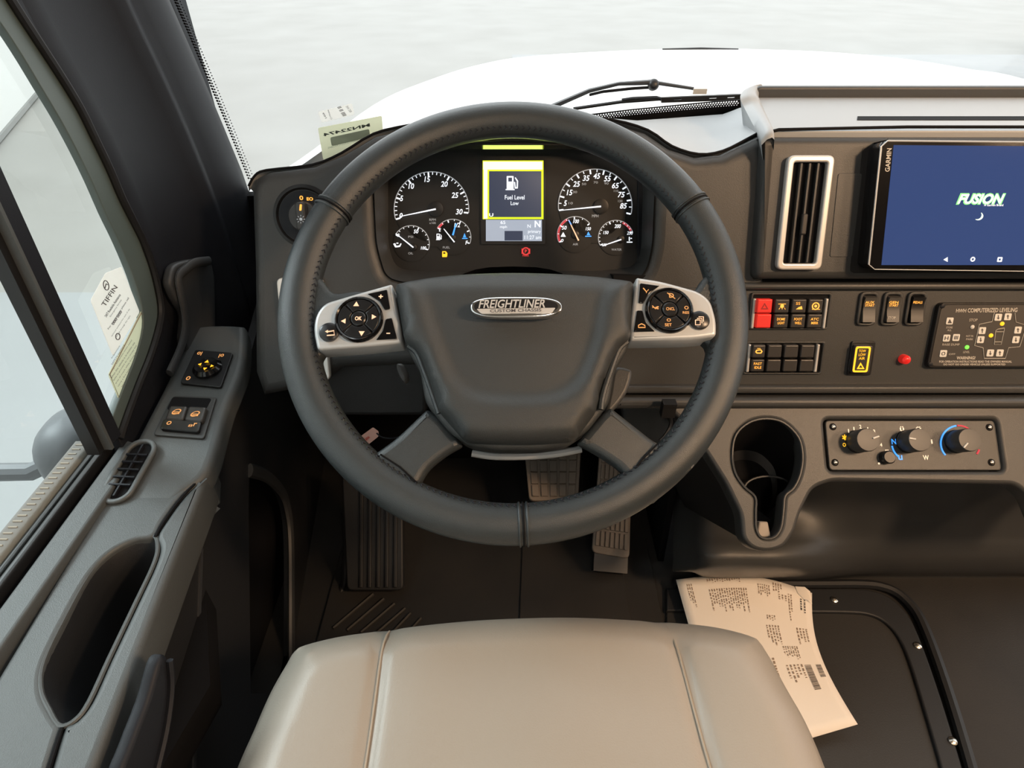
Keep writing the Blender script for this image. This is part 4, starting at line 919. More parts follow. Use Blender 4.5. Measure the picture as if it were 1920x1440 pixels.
# rocker banks
def bank(px0, py0, px1, py1, cols, rowsy, label, legends, redfirst, grp):
    b = thing('switch_bank', label, 'switch panel', U((px0+px1)/2, py1, D, -0.008), grp)
    h = -0.008
    part('bank_frame', plate(D, [rect(D, px0, py0, px1, py1, 0.003, h+0.004), rect(D, px0+4, py0+4, px1-4, py1-3, 0.002, h+0.004)], h, h+0.004, 0.0012), M['dash'], b)
    part('bank_well', plate(D, rect(D, px0+3, py0+3, px1-3, py1-2, 0.002, h+0.001), h, h+0.001), M['mattblack'], b)
    n = len(cols)
    for s_, x_ in ((0, cols[0][0]-9), (1, cols[-1][1]+3)):
        part('end_clip', plate(D, rect(D, x_, rowsy[0][0]-1, x_+5, rowsy[1][1]+1, 0.001, h+0.007), h, h+0.007, 0.0015), M['vent'], b)
    for ci, (x0, x1) in enumerate(cols):
        for ri, (y0, y1) in enumerate(rowsy):
            dx = -6 if ri else 0
            isred = redfirst and ci == 0
            hh = h+(0.012 if ri == 0 else 0.009)
            bt = part('rocker_button', plate(D, rect(D, x0+dx/3, y0, x1+dx/3, y1, 0.0015, hh), h, hh, 0.0016), M['red'] if isred else M['button'], b, label='red hazard button' if isred else None)
            lg = legends.get((ci, ri))
            if lg: part('legend', lg((x0+x1)/2+dx/3, (y0+y1)/2, hh+0.0004), M['redk'] if isred else M['amber'], bt)
def two(a_, b_): return lambda x, y, h: [tx(a_, D, x, y-3.6, 15, 4.8, h=h, bold=0.01), tx(b_, D, x, y+3.6, 13, 4.8, h=h, bold=0.01)]
def dl(pts, h, wd=1.2): return tube([U(x_, y_, D, h) for x_, y_ in pts], wd*0.77/FOC/2, 4)
def ic_dome(x, y, h): return [plate(D, circ(L2(D, [(x, y)], h)[0], 0.0024, 12), h-0.0002, h+0.0001), dl([(x-7, y-4), (x+7, y-4)], h)]+[dl([(x+q*4, y+3), (x+q*6, y+6)], h) for q in (-1, 0, 1)]
def ic_seat(x, y, h): return [plate(D, L2(D, [(x-6, y+6), (x+6, y+6), (x+5, y), (x-1, y+2)], h), h-0.0002, h+0.0001), tx('SS', D, x-2, y-5, 8, 5, h=h)]
def ic_disc(x, y, h): return [plate(D, [circ(L2(D, [(x, y)], h)[0], 0.0048, 20), circ(L2(D, [(x, y)], h)[0], 0.0034, 16)], h-0.0002, h+0.0001), plate(D, circ(L2(D, [(x, y)], h)[0], 0.0018, 12), h-0.0002, h+0.0001), dl([(x-7, y+6), (x+8, y+6)], h)]
def ic_eng(x, y, h): return [plate(D, [L2(D, [(x-5, y-3), (x+4, y-4), (x+7, y), (x+4, y+4), (x-4, y+4), (x-7, y+1)], h), L2(D, [(x-3, y-1.5), (x+3, y-2), (x+4.5, y), (x+3, y+2), (x-3, y+2), (x-4.5, y+0.5)], h)], h-0.0002, h+0.0001), dl([(x-3, y-5.5), (x+3, y-5.5)], h)]
def ic_tri(x, y, h): return [plate(D, [L2(D, [(x-7, y+6), (x, y-6), (x+7, y+6)], h), L2(D, [(x-4, y+4), (x, y-3), (x+4, y+4)], h)], h-0.0002, h+0.0001)]
cols = [(1420, 1448), (1453, 1480), (1485, 1512), (1516, 1543)]
bank(1406, 549, 1557, 618, cols, [(561, 587), (589, 615)], 'upper bank of eight rockers, one pair red, beside the wheel', {(0, 0): ic_tri, (1, 0): ic_dome, (2, 0): ic_seat, (3, 0): ic_disc, (1, 1): two('DOME', 'LIGHT'), (2, 1): two('FOOT', 'WELL'), (3, 1): two('ATC', 'MIRR')}, True, None)
cols = [(1411, 1435), (1440, 1466), (1471, 1497), (1502, 1527)]
bank(1396, 640, 1545, 702, cols, [(647, 671), (674, 697)], 'lower bank of mostly blank rockers below the red hazard button', {(0, 0): ic_eng, (0, 1): two('FAST', 'IDLE')}, False, None)
# three tall rocker switches
def rocker(px, label, legend, matk, low=None):
    r = thing('rocker_switch', label, 'switch', U(px, 610, D, -0.008), 'tall rocker switches')
    h = -0.008
    part('bezel', plate(D, [rect(D, px-18, 547, px+18, 611, 0.007, h+0.004), rect(D, px-12, 553, px+12, 606, 0.004, h+0.004)], h, h+0.004, 0.0015), M['dash'], r)
    part('switch_well', plate(D, rect(D, px-13, 552, px+13, 607, 0.004, h+0.001), h, h+0.001), M['mattblack'], r)
    X = rect(D, px-11, 555, px+12, 604, 0, h+0.004); x0, x1 = X[0][0], X[1][0]; y0, y1 = X[0][1], X[2][1]
    pr = [(0.0, 0.001), (0.02, 0.009), (0.2, 0.0078), (0.45, 0.0058), (0.7, 0.0055), (0.95, 0.008), (1, 0.001)]
    rws = [[D.w(x, y0+(y1-y0)*t, h+q) for t, q in pr] for x in (x0, x1)]
    vs_, fs_ = loft(rws); n_ = len(pr); fs_ = fs_+[tuple(range(n_)), tuple(range(n_, 2*n_))[::-1]]
    pd = part('paddle', (vs_, fs_), matk, r, sharp=50)
    part('legend', [tx(s_, D, px+3, 567+k*5.5, 17, 4.6, h=h+0.0085, bold=0.015) for k, s_ in enumerate(legend)], M['amber'], pd)
    if low: part('print', [tx(low, D, px-1, 596, 14, 5, h=h+0.0088, bold=0.02)], M['cream'], pd)
rocker(1628, 'leftmost tall rocker switch with two amber words', ['AUX', 'START'], M['knob'])
rocker(1673, 'middle tall rocker switch with pale print near its foot', ['GEN', 'START'], M['knob'], 'STOP')
rocker(1718, 'rightmost of three tall rocker switches, darker with one bright amber legend', ['PEDALS'], M['black'])
# low air warning lamp switch
lw = thing('low_air_switch', 'amber lit switch reading TOW LOW AIR', 'switch', U(1615, 702, D, -0.008))
h = -0.008
part('bezel', plate(D, rect(D, 1593, 640, 1638, 704, 0.003, h+0.003), h, h+0.003, 0.001), M['black'], lw)
part('body', plate(D, rect(D, 1600, 648, 1634, 700, 0.003, h+0.010), h, h+0.010, 0.0012), M['button'], lw)
part('lit_border', plate(D, [rect(D, 1602, 650, 1630, 698, 0.003, h+0.0108), rect(D, 1605, 653, 1627, 695, 0.002, h+0.0108)], h+0.0096, h+0.0108), M['lamber'], lw)
part('legend', [tx('TOW', D, 1617, 658, 13, 5, h=h+0.011), tx('LOW', D, 1616.5, 665, 13, 5, h=h+0.011), tx('AIR', D, 1616, 672, 11, 5, h=h+0.011)]+[plate(D, [L2(D, [(1607, 692), (1614, 680), (1621, 692)], h+0.0108), L2(D, [(1610, 690), (1614, 684), (1618, 690)], h+0.0108)], h+0.0096, h+0.0108)], M['lamber'], lw)
rl_ = thing('indicator_lamp', 'round red indicator lamp right of the amber switch', 'lamp', U(1701, 675, D, -0.008))
part('lens', lathe(D, L2(D, [(1700, 675)], 0)[0], [(0.0062, -0.008), (0.0062, -0.004), (0.0055, 0.0), (0.003, 0.002), (0.001, 0.0025)], 20), M['redlamp'], rl_)
# levelling control panel
lv = thing('levelling_panel', 'grey levelling control panel with white pictograms and jack arrows', 'control panel', U(1830, 690, D, -0.008))
h = -0.004
lo = rp(L2(D, [(1762, 568), (2010, 568), (2000, 690), (1738, 690)], h+0.003), 0.007)
part('panel_plate', plate(D, lo, -0.010, h+0.003, 0.001), M['black'], lv)
part('overlay', plate(D, rp(L2(D, [(1766, 572), (2006, 572), (1996, 686), (1743, 686)], h+0.0033), 0.009), h+0.002, h+0.0035), mat('overlay_grey', (0.055, 0.05, 0.046), 0.5), lv)
hl_ = h+0.0038
prn = [text('HWH', D, (1792, 586), (1811, 586), (1793, 579), h=hl_, bold=0.02), text('COMPUTERIZED LEVELING', D, (1814, 586), (1907, 585), (1815, 578), h=hl_, bold=0.02), text('WARNING!', D, (1793, 674), (1828, 674), (1794, 668), h=hl_, bold=0.03), text('FOR OPERATION INSTRUCTIONS READ THE OWNERS MANUAL', D, (1761, 680), (1897, 680), (1761, 676), h=hl_, bold=0.02), text('DO NOT GO UNDER VEHICLE UNLESS SUPPORTED', D, (1769, 685), (1885, 685), (1769, 681.5), h=hl_, bold=0.02)]
prn += [tx('STORE', D, 1780, 614, 12, 3.5, h=hl_), tx('ALL', D, 1780, 619, 8, 3.5, h=hl_), tx('RAISE DUMP', D, 1783, 646, 32, 4, h=hl_), tx('STOP', D, 1825, 600, 15, 5, h=hl_), tx('NOT IN', D, 1818, 630, 13, 3.5, h=hl_), tx('PARK', D, 1818, 636, 13, 3.5, h=hl_), tx('LEVEL', D, 1812, 660, 12, 4, h=hl_), tx('OFF', D, 1785, 664, 12, 3, h=hl_)]
part('print', prn, M['cream'], lv)
def key(x, y, sym, w_=13, hgt=13):
    k = part('key', plate(D, rect(D, x-w_/2, y-hgt/2, x+w_/2, y+hgt/2, 0.0015, hl_+0.0006), hl_-0.0004, hl_+0.0006, 0.0003), M['white'], lv)
    if sym in ('T', 'I'):
        g = 1 if sym == 'T' else -1
        part('key_symbol', plate(D, L2(D, [(x-0.8, y-4*g), (x+0.8, y-4*g), (x+0.8, y+0.6*g), (x+2.6, y+0.6*g), (x, y+4.2*g), (x-2.6, y+0.6*g), (x-0.8, y+0.6*g)], hl_+0.0009), hl_+0.0007, hl_+0.0009), M['ink2'], k)
    elif sym: part('key_symbol', tx(sym, D, x, y, 7, 7, h=hl_+0.0009, bold=0.01), M['ink2'], k)
for x, y, s_ in ((1872, 595, 'T'), (1890, 594, 'I'), (1842, 620, 'I'), (1839, 637, 'T'), (1909, 619, 'I'), (1905, 637, 'T'), (1857, 662, 'T'), (1875, 662, 'I'), (1781, 602, None), (1775, 634, 'H'), (1793, 633, 'III'), (1769, 663, 'O')): key(x, y, s_)
part('key_symbol', plate(D, L2(D, [(1777, 606), (1781, 598), (1785, 606)], hl_+0.0009), hl_+0.0007, hl_+0.0009), M['ink2'], lv)
def hline(pts, wd=1.3, hh=hl_+0.0002): return tube([U(x_, y_, D, hh) for x_, y_ in pts], wd*0.77/FOC/2, 4)
part('jack_outline', [hline([(1864, 586), (1860, 603), (1836, 608), (1827, 648), (1843, 652), (1845, 672), (1885, 672), (1891, 652), (1912, 650), (1925, 610), (1905, 604), (1903, 586)]), hline([(1871, 617), (1883, 615), (1883, 618), (1877, 646), (1864, 646), (1867, 620), (1871, 617)], 1.3), hline([(1868, 622), (1882, 622)], 1.2), hline([(1865, 641), (1877, 641)], 1.2)], M['cream'], lv)
for x, y, mm in ((1879, 607, 'lamber'), (1858, 629, 'lamber'), (1813, 651, 'lgreen'), (1823, 613, 'white')):
    part('status_lamp', lathe(D, L2(D, [(x, y)], hl_)[0], [(0.0026, hl_-0.001), (0.0026, hl_+0.0005), (0.0012, hl_+0.0016)], 14), M[mm], lv)
for x, y in ((1768, 574), (1745, 683), (1997, 574), (1985, 684)):
    part('screw', lathe(D, L2(D, [(x, y)], hl_)[0], [(0.003, hl_-0.002), (0.0028, hl_), (0.0015, hl_+0.0006)], 12), M['pillar'], lv)
# climate panel
cp = thing('climate_panel', 'climate control panel with three round knobs beside the cup holder', 'control panel', U(1710, 884, LC, -0.01))
hc = -0.006
part('panel_plate', plate(LC, rect(LC, 1551, 788, 1876, 882, 0.006, hc), -0.02, hc, 0.0012), M['dash'], cp)
for x, y in ((1563, 800), (1567, 867), (1857, 801), (1861, 867)):
    c = L2(LC, [(x, y)], hc+0.002)[0]
    part('screw_seat', lathe(LC, c, [(0.0048, hc-0.001), (0.0046, hc+0.0004), (0.003, hc+0.0004)], 16), M['mattblack'], cp)
    part('screw', lathe(LC, c, [(0.0028, hc), (0.0026, hc+0.002), (0.0012, hc+0.0028)], 14), M['steel'], cp)
def knob(x, y, pa_):
    c = L2(LC, [(x, y)], hc)[0]
    part('knob_skirt', lathe(LC, c, [(0.0152, hc), (0.015, hc+0.003), (0.014, hc+0.004)], 36), M['black'], cp)
    k = part('knob', lathe(LC, c, [(0.0142, hc+0.003), (0.0145, hc+0.006), (0.0147, hc+0.023), (0.0137, hc+0.0252), (0.008, hc+0.0256)], 36), M['knob'], cp)
    d0, d1 = 0.006, 0.014
    q = [LC.w(c[0]+d*math.cos(pa_), c[1]+d*math.sin(pa_), hc+0.0262) for d in (d0, d1)]
    part('pointer', tube(q, 0.0011, 6), M['white'], k)
knob(1607, 828, math.radians(18)); knob(1701, 828, math.radians(172)); knob(1792, 828, math.radians(225))
c = L2(LC, [(1660, 858)], hc)[0]
part('push_button', lathe(LC, c, [(0.0085, hc), (0.0085, hc+0.008), (0.007, hc+0.010)], 20), M['black'], cp)
def lt(s_, x, y, w_, h_): return tx(s_, LC, x, y, w_, h_, h=hc+0.0004, bold=0.02)
part('fan_print', [lt('*', 1584, 820, 10, 11), lt('O', 1583, 834, 6, 7)], M['lamber'], cp)
part('scale_print', [lt('I', 1591, 808, 2, 7), lt('I', 1601, 804, 2, 7), lt('2', 1613, 800, 4, 7), lt('I', 1627, 804, 2, 6), lt('3', 1639, 809, 4, 7), lt('4', 1652, 834, 4, 7), lt('ü', 1691, 804, 8, 9), lt('ű', 1722, 804, 10, 8), lt('i', 1747, 828, 3, 8), lt('W', 1736, 858, 11, 9), lt('m', 1663, 845, 7, 4), lt('.', 1648, 869, 4, 4)], mat('lit_warm_print', (0.7, 0.6, 0.5), 0.5, emit=(1, 0.8, 0.6), es=0.6), cp)
def larc(cx, cy, r, a0, a1, mm, wd=0.0016, n=18):
    part('dial_arc', tube([U(cx+r*math.cos(math.radians(a0+(a1-a0)*k/n)), cy-r*math.sin(math.radians(a0+(a1-a0)*k/n)), LC, hc+0.0003) for k in range(n+1)], wd, 5), M[mm], cp)
larc(1797, 831, 33, 98, 222, 'lblue', 0.0012); larc(1797, 831, 33, 94, 52, 'lredd', 0.0011); larc(1800, 830, 38, -20, -34, 'lredd', 0.0012)
larc(1706, 830, 34, 190, 232, 'lblue', 0.0011)
part('mode_print', [lt('N', 1676, 828, 9, 10), lt('u', 1688, 858, 8, 9)], M['lblue'], cp)

# light switch on the left of the dash
lsw = thing('headlight_switch', 'round black headlight dial with orange marks at the dash corner', 'switch', U(570, 440, D, hD))
c = L2(D, [(571, 406)], hD)[0]
part('dial_well', lathe(D, c, [(0.038, hD-0.002), (0.038, hD+0.0015), (0.034, hD+0.003), (0.031, hD-0.001)], 44), M['black'], lsw)
part('dial_face', lathe(D, c, [(0.031, hD-0.001), (0.031, hD+0.0015), (0.018, hD+0.003)], 40), M['pillar'], lsw)
kb = part('dial_knob', lathe(D, c, [(0.0185, hD), (0.018, hD+0.006), (0.0165, hD+0.008)], 36), M['button'], lsw)
part('dial_grip', plate(D, rp([(c[0]-0.006, c[1]-0.0165), (c[0]+0.006, c[1]-0.0165), (c[0]+0.006, c[1]+0.0165), (c[0]-0.006, c[1]+0.0165)], 0.004), hD+0.005, hD+0.016, 0.0025), M['button'], kb)
part('grip_print', [plate(D, circ(L2(D, [(564, 411)], hD+0.0165)[0], 0.0018, 12), hD+0.016, hD+0.0164)]+[tube([U(564+5*math.cos(t_), 411+5*math.sin(t_), D, hD+0.0163), U(564+8*math.cos(t_), 411+8*math.sin(t_), D, hD+0.0163)], 0.0004, 4) for t_ in [k*PI/4 for k in range(8)]], M['lgrey'], kb)
part('dial_mark', [plate(D, rp(L2(D, [(562, 383), (566, 383), (565, 395), (561, 395)], hD+0.0165), 0.001), hD+0.016, hD+0.0165), tx('0', D, 565, 371, 7, 8, h=hD+0.004, bold=0.02), tx('EO', D, 581, 373, 12, 6, h=hD+0.004, bold=0.03)], M['amber'], lsw)

# ================================================================== WIPER, STICKERS
wp_ = thing('wiper', 'black wiper arm and blade resting outside the windshield', 'wiper', at(1226, 158, y=1.06))
Y = 1.07
part('wiper_arm', tube([at(x_, y_, y=Y) for x_, y_ in ((1300, 166), (1235, 156), (1226, 154), (1160, 157), (1105, 170), (1040, 198), (1000, 214))], [0.004, 0.005, 0.007, 0.005, 0.006, 0.007, 0.006], 8, flat=0.6, up=(0, 0, 1)), M['black'], wp_)
part('arm_link', tube([at(x_, y_, y=Y) for x_, y_ in ((1232, 163), (1185, 166), (1130, 172), (1105, 178))], 0.0025, 6), M['pillar'], wp_)
part('pivot_cap', lathe(Fr(at(1226, 158, y=Y-0.006), (1, 0, 0), (0, 0.4, 0.9)), (0, 0), [(0.008, -0.010), (0.009, -0.002), (0.007, 0.003), (0.004, 0.005)], 18), M['black'], wp_)
part('arm_bracket', box(at(1311, 170, y=Y), 0.022, 0.012, 0.008), M['vent'], wp_)
wb_ = part('wiper_blade', tube([at(x_, y_, y=1.05) for x_, y_ in ((1075, 204), (1165, 191), (1260, 184), (1380, 179), (1420, 178))], 0.0028, 6), M['black'], wp_)
part('blade_bridge', tube([at(x_, y_, y=1.05) for x_, y_ in ((1166, 188), (1185, 185), (1230, 183), (1246, 188))], 0.003, 6), M['pillar'], wb_)
cow = thing('cowl_grille', 'dark slotted cowl strip below the wiper', 'grille', at(1300, 186, y=1.045))
part('cowl_strip', plate(Fr((0, 1.042, 0), (1, 0, 0), (0, 0, 1)), [[(q.x, q.z) for q in (at(x_, y_, y=1.042) for x_, y_ in ((1240, 183), (1420, 176), (1420, 187), (1240, 193)))]]+[[(q.x, q.z) for q in (at(x_, y_, y=1.042) for x_, y_ in ((xx, 184.5-(xx-1270)*0.035), (xx+14, 184-(xx-1270)*0.035), (xx+14, 187.5-(xx-1270)*0.035), (xx, 188-(xx-1270)*0.035)))] for xx in (1264, 1330, 1364)], -0.004, 0.0), M['black'], cow)
# labels on the glass
def quad(fr, pts, h): return plate(fr, rp(L2(fr, pts, h), 0.003), h-0.0004, h)
lb1 = thing('window_label', 'pale green label with mirrored code on the lower windshield', 'sticker', U(660, 290, WS, 0.002))
part('label_sheet', quad(WS, [(596, 240), (716, 217), (721, 285), (606, 300)], 0.002), M['label'], lb1)
part('label_code', text('MN22474', WS, (694, 237), (607, 256), (693, 231), h=0.0024, bold=0.03), M['inkg'], lb1)
part('label_barcode', quad(WS, [(619, 258), (692, 242), (694, 257), (622, 274)], 0.0024), M['labelb'], lb1)
part('label_number', text('4UZFCGDG27CWC6842', WS, (672, 264), (615, 279), (672, 260.5), h=0.0024, bold=0.01), M['labelb'], lb1)
lb2 = thing('window_label', 'small white label with tiny mirrored print above the green one', 'sticker', U(630, 225, WS, 0.002))
part('label_sheet', quad(WS, [(596, 210), (660, 194), (665, 215), (603, 230)], 0.002), M['labelw'], lb2)
part('label_print', [text('109', WS, (610, 222), (604, 212), (613, 221), h=0.0024, bold=0.01), text('Cruzview', WS, (620, 224), (614, 206), (623, 223), h=0.0024), text('IIII II II', WS, (643, 218), (632, 201), (650, 216), h=0.0024, bold=0.02), text('REC AVE', WS, (656, 211), (648, 200), (660, 209), h=0.0024)], M['ink2'], lb2)
def ptx(s_, fr, c, ang, wd, ht, h, **k):
    """lettering rotated in the picture plane of the frame: centre pixel, angle, width, height"""
    dx = (math.cos(ang)*wd/2, -math.sin(ang)*wd/2); dy = (-math.sin(ang)*ht/2, -math.cos(ang)*ht/2)
    return text(s_, fr, (c[0]-dx[0]-dy[0], c[1]-dx[1]-dy[1]), (c[0]+dx[0]-dy[0], c[1]+dx[1]-dy[1]), (c[0]-dx[0]+dy[0], c[1]-dx[1]+dy[1]), h=h, **k)
sh1 = thing('window_notice', 'translucent white notice headed with a crest on the side window', 'notice', U(215, 660, SG, 0.003))
part('notice_sheet', quad(SG, [(170, 563), (198, 512), (228, 500), (262, 585), (212, 668)], 0.003), M['labelw'], sh1)
g_ = math.radians(57)
part('notice_print', [ptx('TIFFIN', SG, (205, 555), g_, 44, 9, 0.0036, bold=0.01), ptx('24/7 Roadside Assistance', SG, (211, 573), g_, 50, 5, 0.0036, bold=0.02), ptx('Emergency Service', SG, (217, 578), g_, 38, 3.5, 0.0036), ptx('For emergencies please call', SG, (222, 588), g_, 70, 4, 0.0036, bold=0.01), ptx('000 000', SG, (219, 596), g_, 30, 5, 0.0036, bold=0.03), ptx('technical assistance line open all day', SG, (226, 605), g_, 62, 3, 0.0036), ptx('and all through the night', SG, (231, 612), g_, 48, 3, 0.0036)], M['ink2'], sh1)
part('crest', [tube([U(199+7*math.cos(t_)*0.7+1.5*math.sin(t_), 535+9*math.sin(t_), SG, 0.0036) for t_ in [2*PI*k/20 for k in range(20)]], 0.0005, 4, closed=True), tube([U(197, 540, SG, 0.0036), U(199, 532, SG, 0.0036), U(202, 534, SG, 0.0036)], 0.0005, 4), tube([U(221+4*math.cos(t_), 631+6*math.sin(t_), SG, 0.0036) for t_ in [2*PI*k/20 for k in range(20)]], 0.0005, 4, closed=True)], M['ink2'], sh1)
sh2 = thing('warning_notice', 'bordered beige text notice on the side window beside the post', 'notice', U(245, 750, SG, 0.005))
part('notice_sheet', quad(SG, [(203, 702), (265, 582), (288, 630), (226, 757)], 0.005), M['label'], sh2)
part('notice_print', [ptx(t_, SG, (231+k*4.3-14, 672+k*5.2-12), g_, wd_, 3.2, 0.0056) for k, (t_, wd_) in enumerate((('Important', 28), ('SAFETY NOTICE', 44), ('passengers and persons remain seated', 78), ('when this vehicle is in motion use', 80), ('belts as provided do not occupy bed', 78), ('area of coach while driving always', 80), ('carry a fire extinguisher and test', 80), ('smoke detector before each trip', 70)))], M['ink2'], sh2)
part('notice_border', tube([U(x_, y_, SG, 0.0056) for x_, y_ in ((206, 702), (265, 587), (285, 630), (226, 752))], 0.0005, 4, closed=True), M['ink'], sh2)

# ================================================================== FOOTWELL
def pedal(name, label, corners, n_r, h0, longi, seg):
    P = [Vector(q) for q in corners]   # tl tr br bl
    X = (P[1]-P[0]+P[2]-P[3]); Yv = (P[0]-P[3]+P[1]-P[2]); o = sum(P, Vector())/4
    f = Fr(o, X, Yv-X.normalized()*Yv.dot(X.normalized()))
    if f.n.dot(CAM-o) < 0: f.n = -f.n
    loc = [((q-o).dot(f.x), (q-o).dot(f.y)) for q in P]
    t = thing(name, label, 'pedal', P[3])
    part('pedal_plate', plate(f, rp(loc, 0.010), -0.008, 0.0, 0.002), M['pedal'], t)
    (xa, ya), (xb, yb), (xc, yc), (xd, yd) = loc
    for i in range(n_r):
        for j in range(seg):
            u0 = (i+0.14)/n_r; u1 = (i+0.86)/n_r; v0 = (j+0.06)/seg; v1 = (j+0.94)/seg
            g = lambda u, v: ((xa*(1-u)+xb*u)*(1-v)*1+(xd*(1-u)+xc*u)*v, (ya*(1-u)+yb*u)*(1-v)+(yd*(1-u)+yc*u)*v)
            m_ = 0.05
            q = [g(u0*(1-2*m_)+m_, v0*(1-2*m_)+m_), g(u1*(1-2*m_)+m_, v0*(1-2*m_)+m_), g(u1*(1-2*m_)+m_, v1*(1-2*m_)+m_), g(u0*(1-2*m_)+m_, v1*(1-2*m_)+m_)]
            part('tread_rib', plate(f, q, -0.001, h0, 0.0008, 1), M['pedal'], t)
    return t, f
bt, bf = pedal('brake_pedal', 'brown rubber brake pedal seen through the lower wheel opening', [at(983, 838, t=1.16), at(1090, 838, t=1.16), at(1084, 938, t=1.10), at(992, 938, t=1.10)], 5, 0.004, True, 4)
part('pedal_arm', tube([bf.w(0, 0.03, -0.01), bf.w(0, 0.10, -0.06), bf.w(0, 0.2, -0.05)], 0.010, 8), M['black'], bt)
at_, af = pedal('accelerator_pedal', 'long ribbed accelerator pedal at the right of the footwell', [at(1128, 800, t=1.15), at(1188, 800, t=1.15), at(1180, 1048, t=1.085), at(1110, 1036, t=1.085)], 7, 0.005, True, 7)
part('heel_bracket', box(af.w(0, -0.13, -0.015), 0.06, 0.03, 0.02, af), M['black'], at_)
# foot rest with ribs
FRr = Fr(at(690, 1100, z=0.03), (1, 0, 0), (0, 0.72, 0.69))
ft = thing('foot_rest', 'black ribbed foot rest at the left of the footwell', 'foot rest', at(690, 1110, z=0.0))
frl = L2(FRr, rp([(640, 880), (755, 880), (756, 1108), (650, 1108)], 12), 0)
part('rest_plate', plate(FRr, frl, -0.02, 0, 0.003), M['sidedark'], ft)
for k in range(5):
    x_ = 677+k*16
    part('rib', plate(FRr, rp(L2(FRr, [(x_-3, 890), (x_+4, 890), (x_+3, 1102), (x_-4, 1102)], 0.004), 0.001), 0, 0.005, 0.0018), M['sidedark'], ft)
part('rest_side', tube(cr([at(648, 960, t=1.08), at(648, 1040, t=1.09), at(640, 1110, t=1.08), at(606, 1160, t=1.06)], 4, False), 0.005, 8), M['sidedark'], ft)
mt = thing('floor_mat', 'black rubber floor mat with diagonal ribs under the pedals', 'floor mat', (0, 0.6, 0.0))
part('mat_sheet', plate(FL, [(-0.32, 0.1), (0.255, 0.1), (0.255, 0.93), (-0.32, 0.93)], 0.0, 0.006, 0.002), M['rubber'], mt)
for k in range(6):
    a0 = at(625+k*26, 1178+k*4, z=0.008); a1 = at(700+k*20-(k > 3)*10, 1114+k*9, z=0.008)
    part('rib', tube([a0, a1], 0.003, 6, flat=0.7), M['rubber'], mt)
part('heel_pad', plate(FL, rp([(0.0, 0.30), (0.20, 0.30), (0.20, 0.745), (0.02, 0.745)], 0.02), 0.006, 0.010, 0.0015), M['rubber'], mt)
# tag and cable, connector
tg_ = thing('paper_tag', 'small pink printed tag hanging behind the lower left wheel rim', 'tag', at(690, 838, t=0.9))
TF = Fr(at(690, 820, t=0.9), (1, 0.1, 0.45), (0, 0.6, 0.8)); TF.n = (CAM-TF.o).normalized(); TF.x = (at(710, 804, t=0.9)-at(672, 832, t=0.9)).normalized(); TF.y = TF.n.cross(TF.x)
part('tag_card', plate(TF, rp(L2(TF, [(664, 826), (700, 800), (711, 808), (711, 818), (680, 843)], 0), 0.002), -0.0006, 0), M['pink'], tg_)
part('tag_print', [ptx('WARNING', TF, (684, 826), math.radians(36), 34, 4, 0.0004, bold=0.03), ptx('DO NOT REMOVE', TF, (689, 821), math.radians(36), 36, 4, 0.0004, bold=0.02)], M['orange'], tg_)
part('tag_cord', tube(cr([at(706, 812, t=0.9), at(716, 820, t=0.9), at(735, 822, t=0.9), at(765, 816, t=0.88)], 4, False), 0.0012, 5), M['pillar'], tg_)
cn = thing('cable_connector', 'black connector with a hanging cable under the dash', 'connector', at(1252, 790, t=0.78))
part('connector_body', box(at(1253, 766, t=0.78), 0.017, 0.012, 0.022), M['black'], cn)
part('cable', tube(cr([at(1256, 772, t=0.78), at(1258, 795, t=0.79), at(1248, 815, t=0.79), at(1238, 826, t=0.79)], 5, False), 0.0022, 6), M['black'], cn)

# ================================================================== FLOOR COVER, PAPER, SEAT
fc = thing('floor_cover', 'black bolted access cover on the floor right of the seat', 'access cover', (0.5, 0.3, 0.0))
ring_px = [(1250, 1103), (1500, 1103), (1600, 1103), (1640, 1108), (1672, 1122), (1702, 1152), (1722, 1190), (1745, 1250), (1775, 1340), (1805, 1440), (1830, 1530)]
rin_px = [(1250, 1145), (1500, 1147), (1590, 1148), (1630, 1152), (1660, 1166), (1685, 1195), (1705, 1240), (1730, 1320), (1765, 1440), (1785, 1530)]
z1 = 0.012
o_ = [(p[0], p[1]) for p in cr(ring_px, 4, False)]; i_ = [(p[0], p[1]) for p in cr(rin_px, 4, False)]
part('cover_frame', plate(FL, L2(FL, o_+i_[::-1], z1), 0, z1, 0.003, 3), M['sidedark'], fc)
part('cover_lid', plate(FL, L2(FL, i_+[(1250, 1530)], 0.006), 0, 0.006, 0.002), M['lid'], fc)
part('frame_bead', tube([at(p[0], p[1], z=0.008) for p in cr([(x_+14, y_-8) for x_, y_ in ring_px], 4, False)], 0.010, 8, flat=0.8), M['sidedark'], fc)
for x, y in ((1564, 1125), (1720, 1211), (1786, 1390)):
    c = L2(FL, [(x, y)], z1)[0]
    part('bolt', [lathe(FL, c, [(0.0062, z1), (0.006, z1+0.002), (0.003, z1+0.004), (0.0012, z1+0.0042)], 16)], M['steel'], fc)
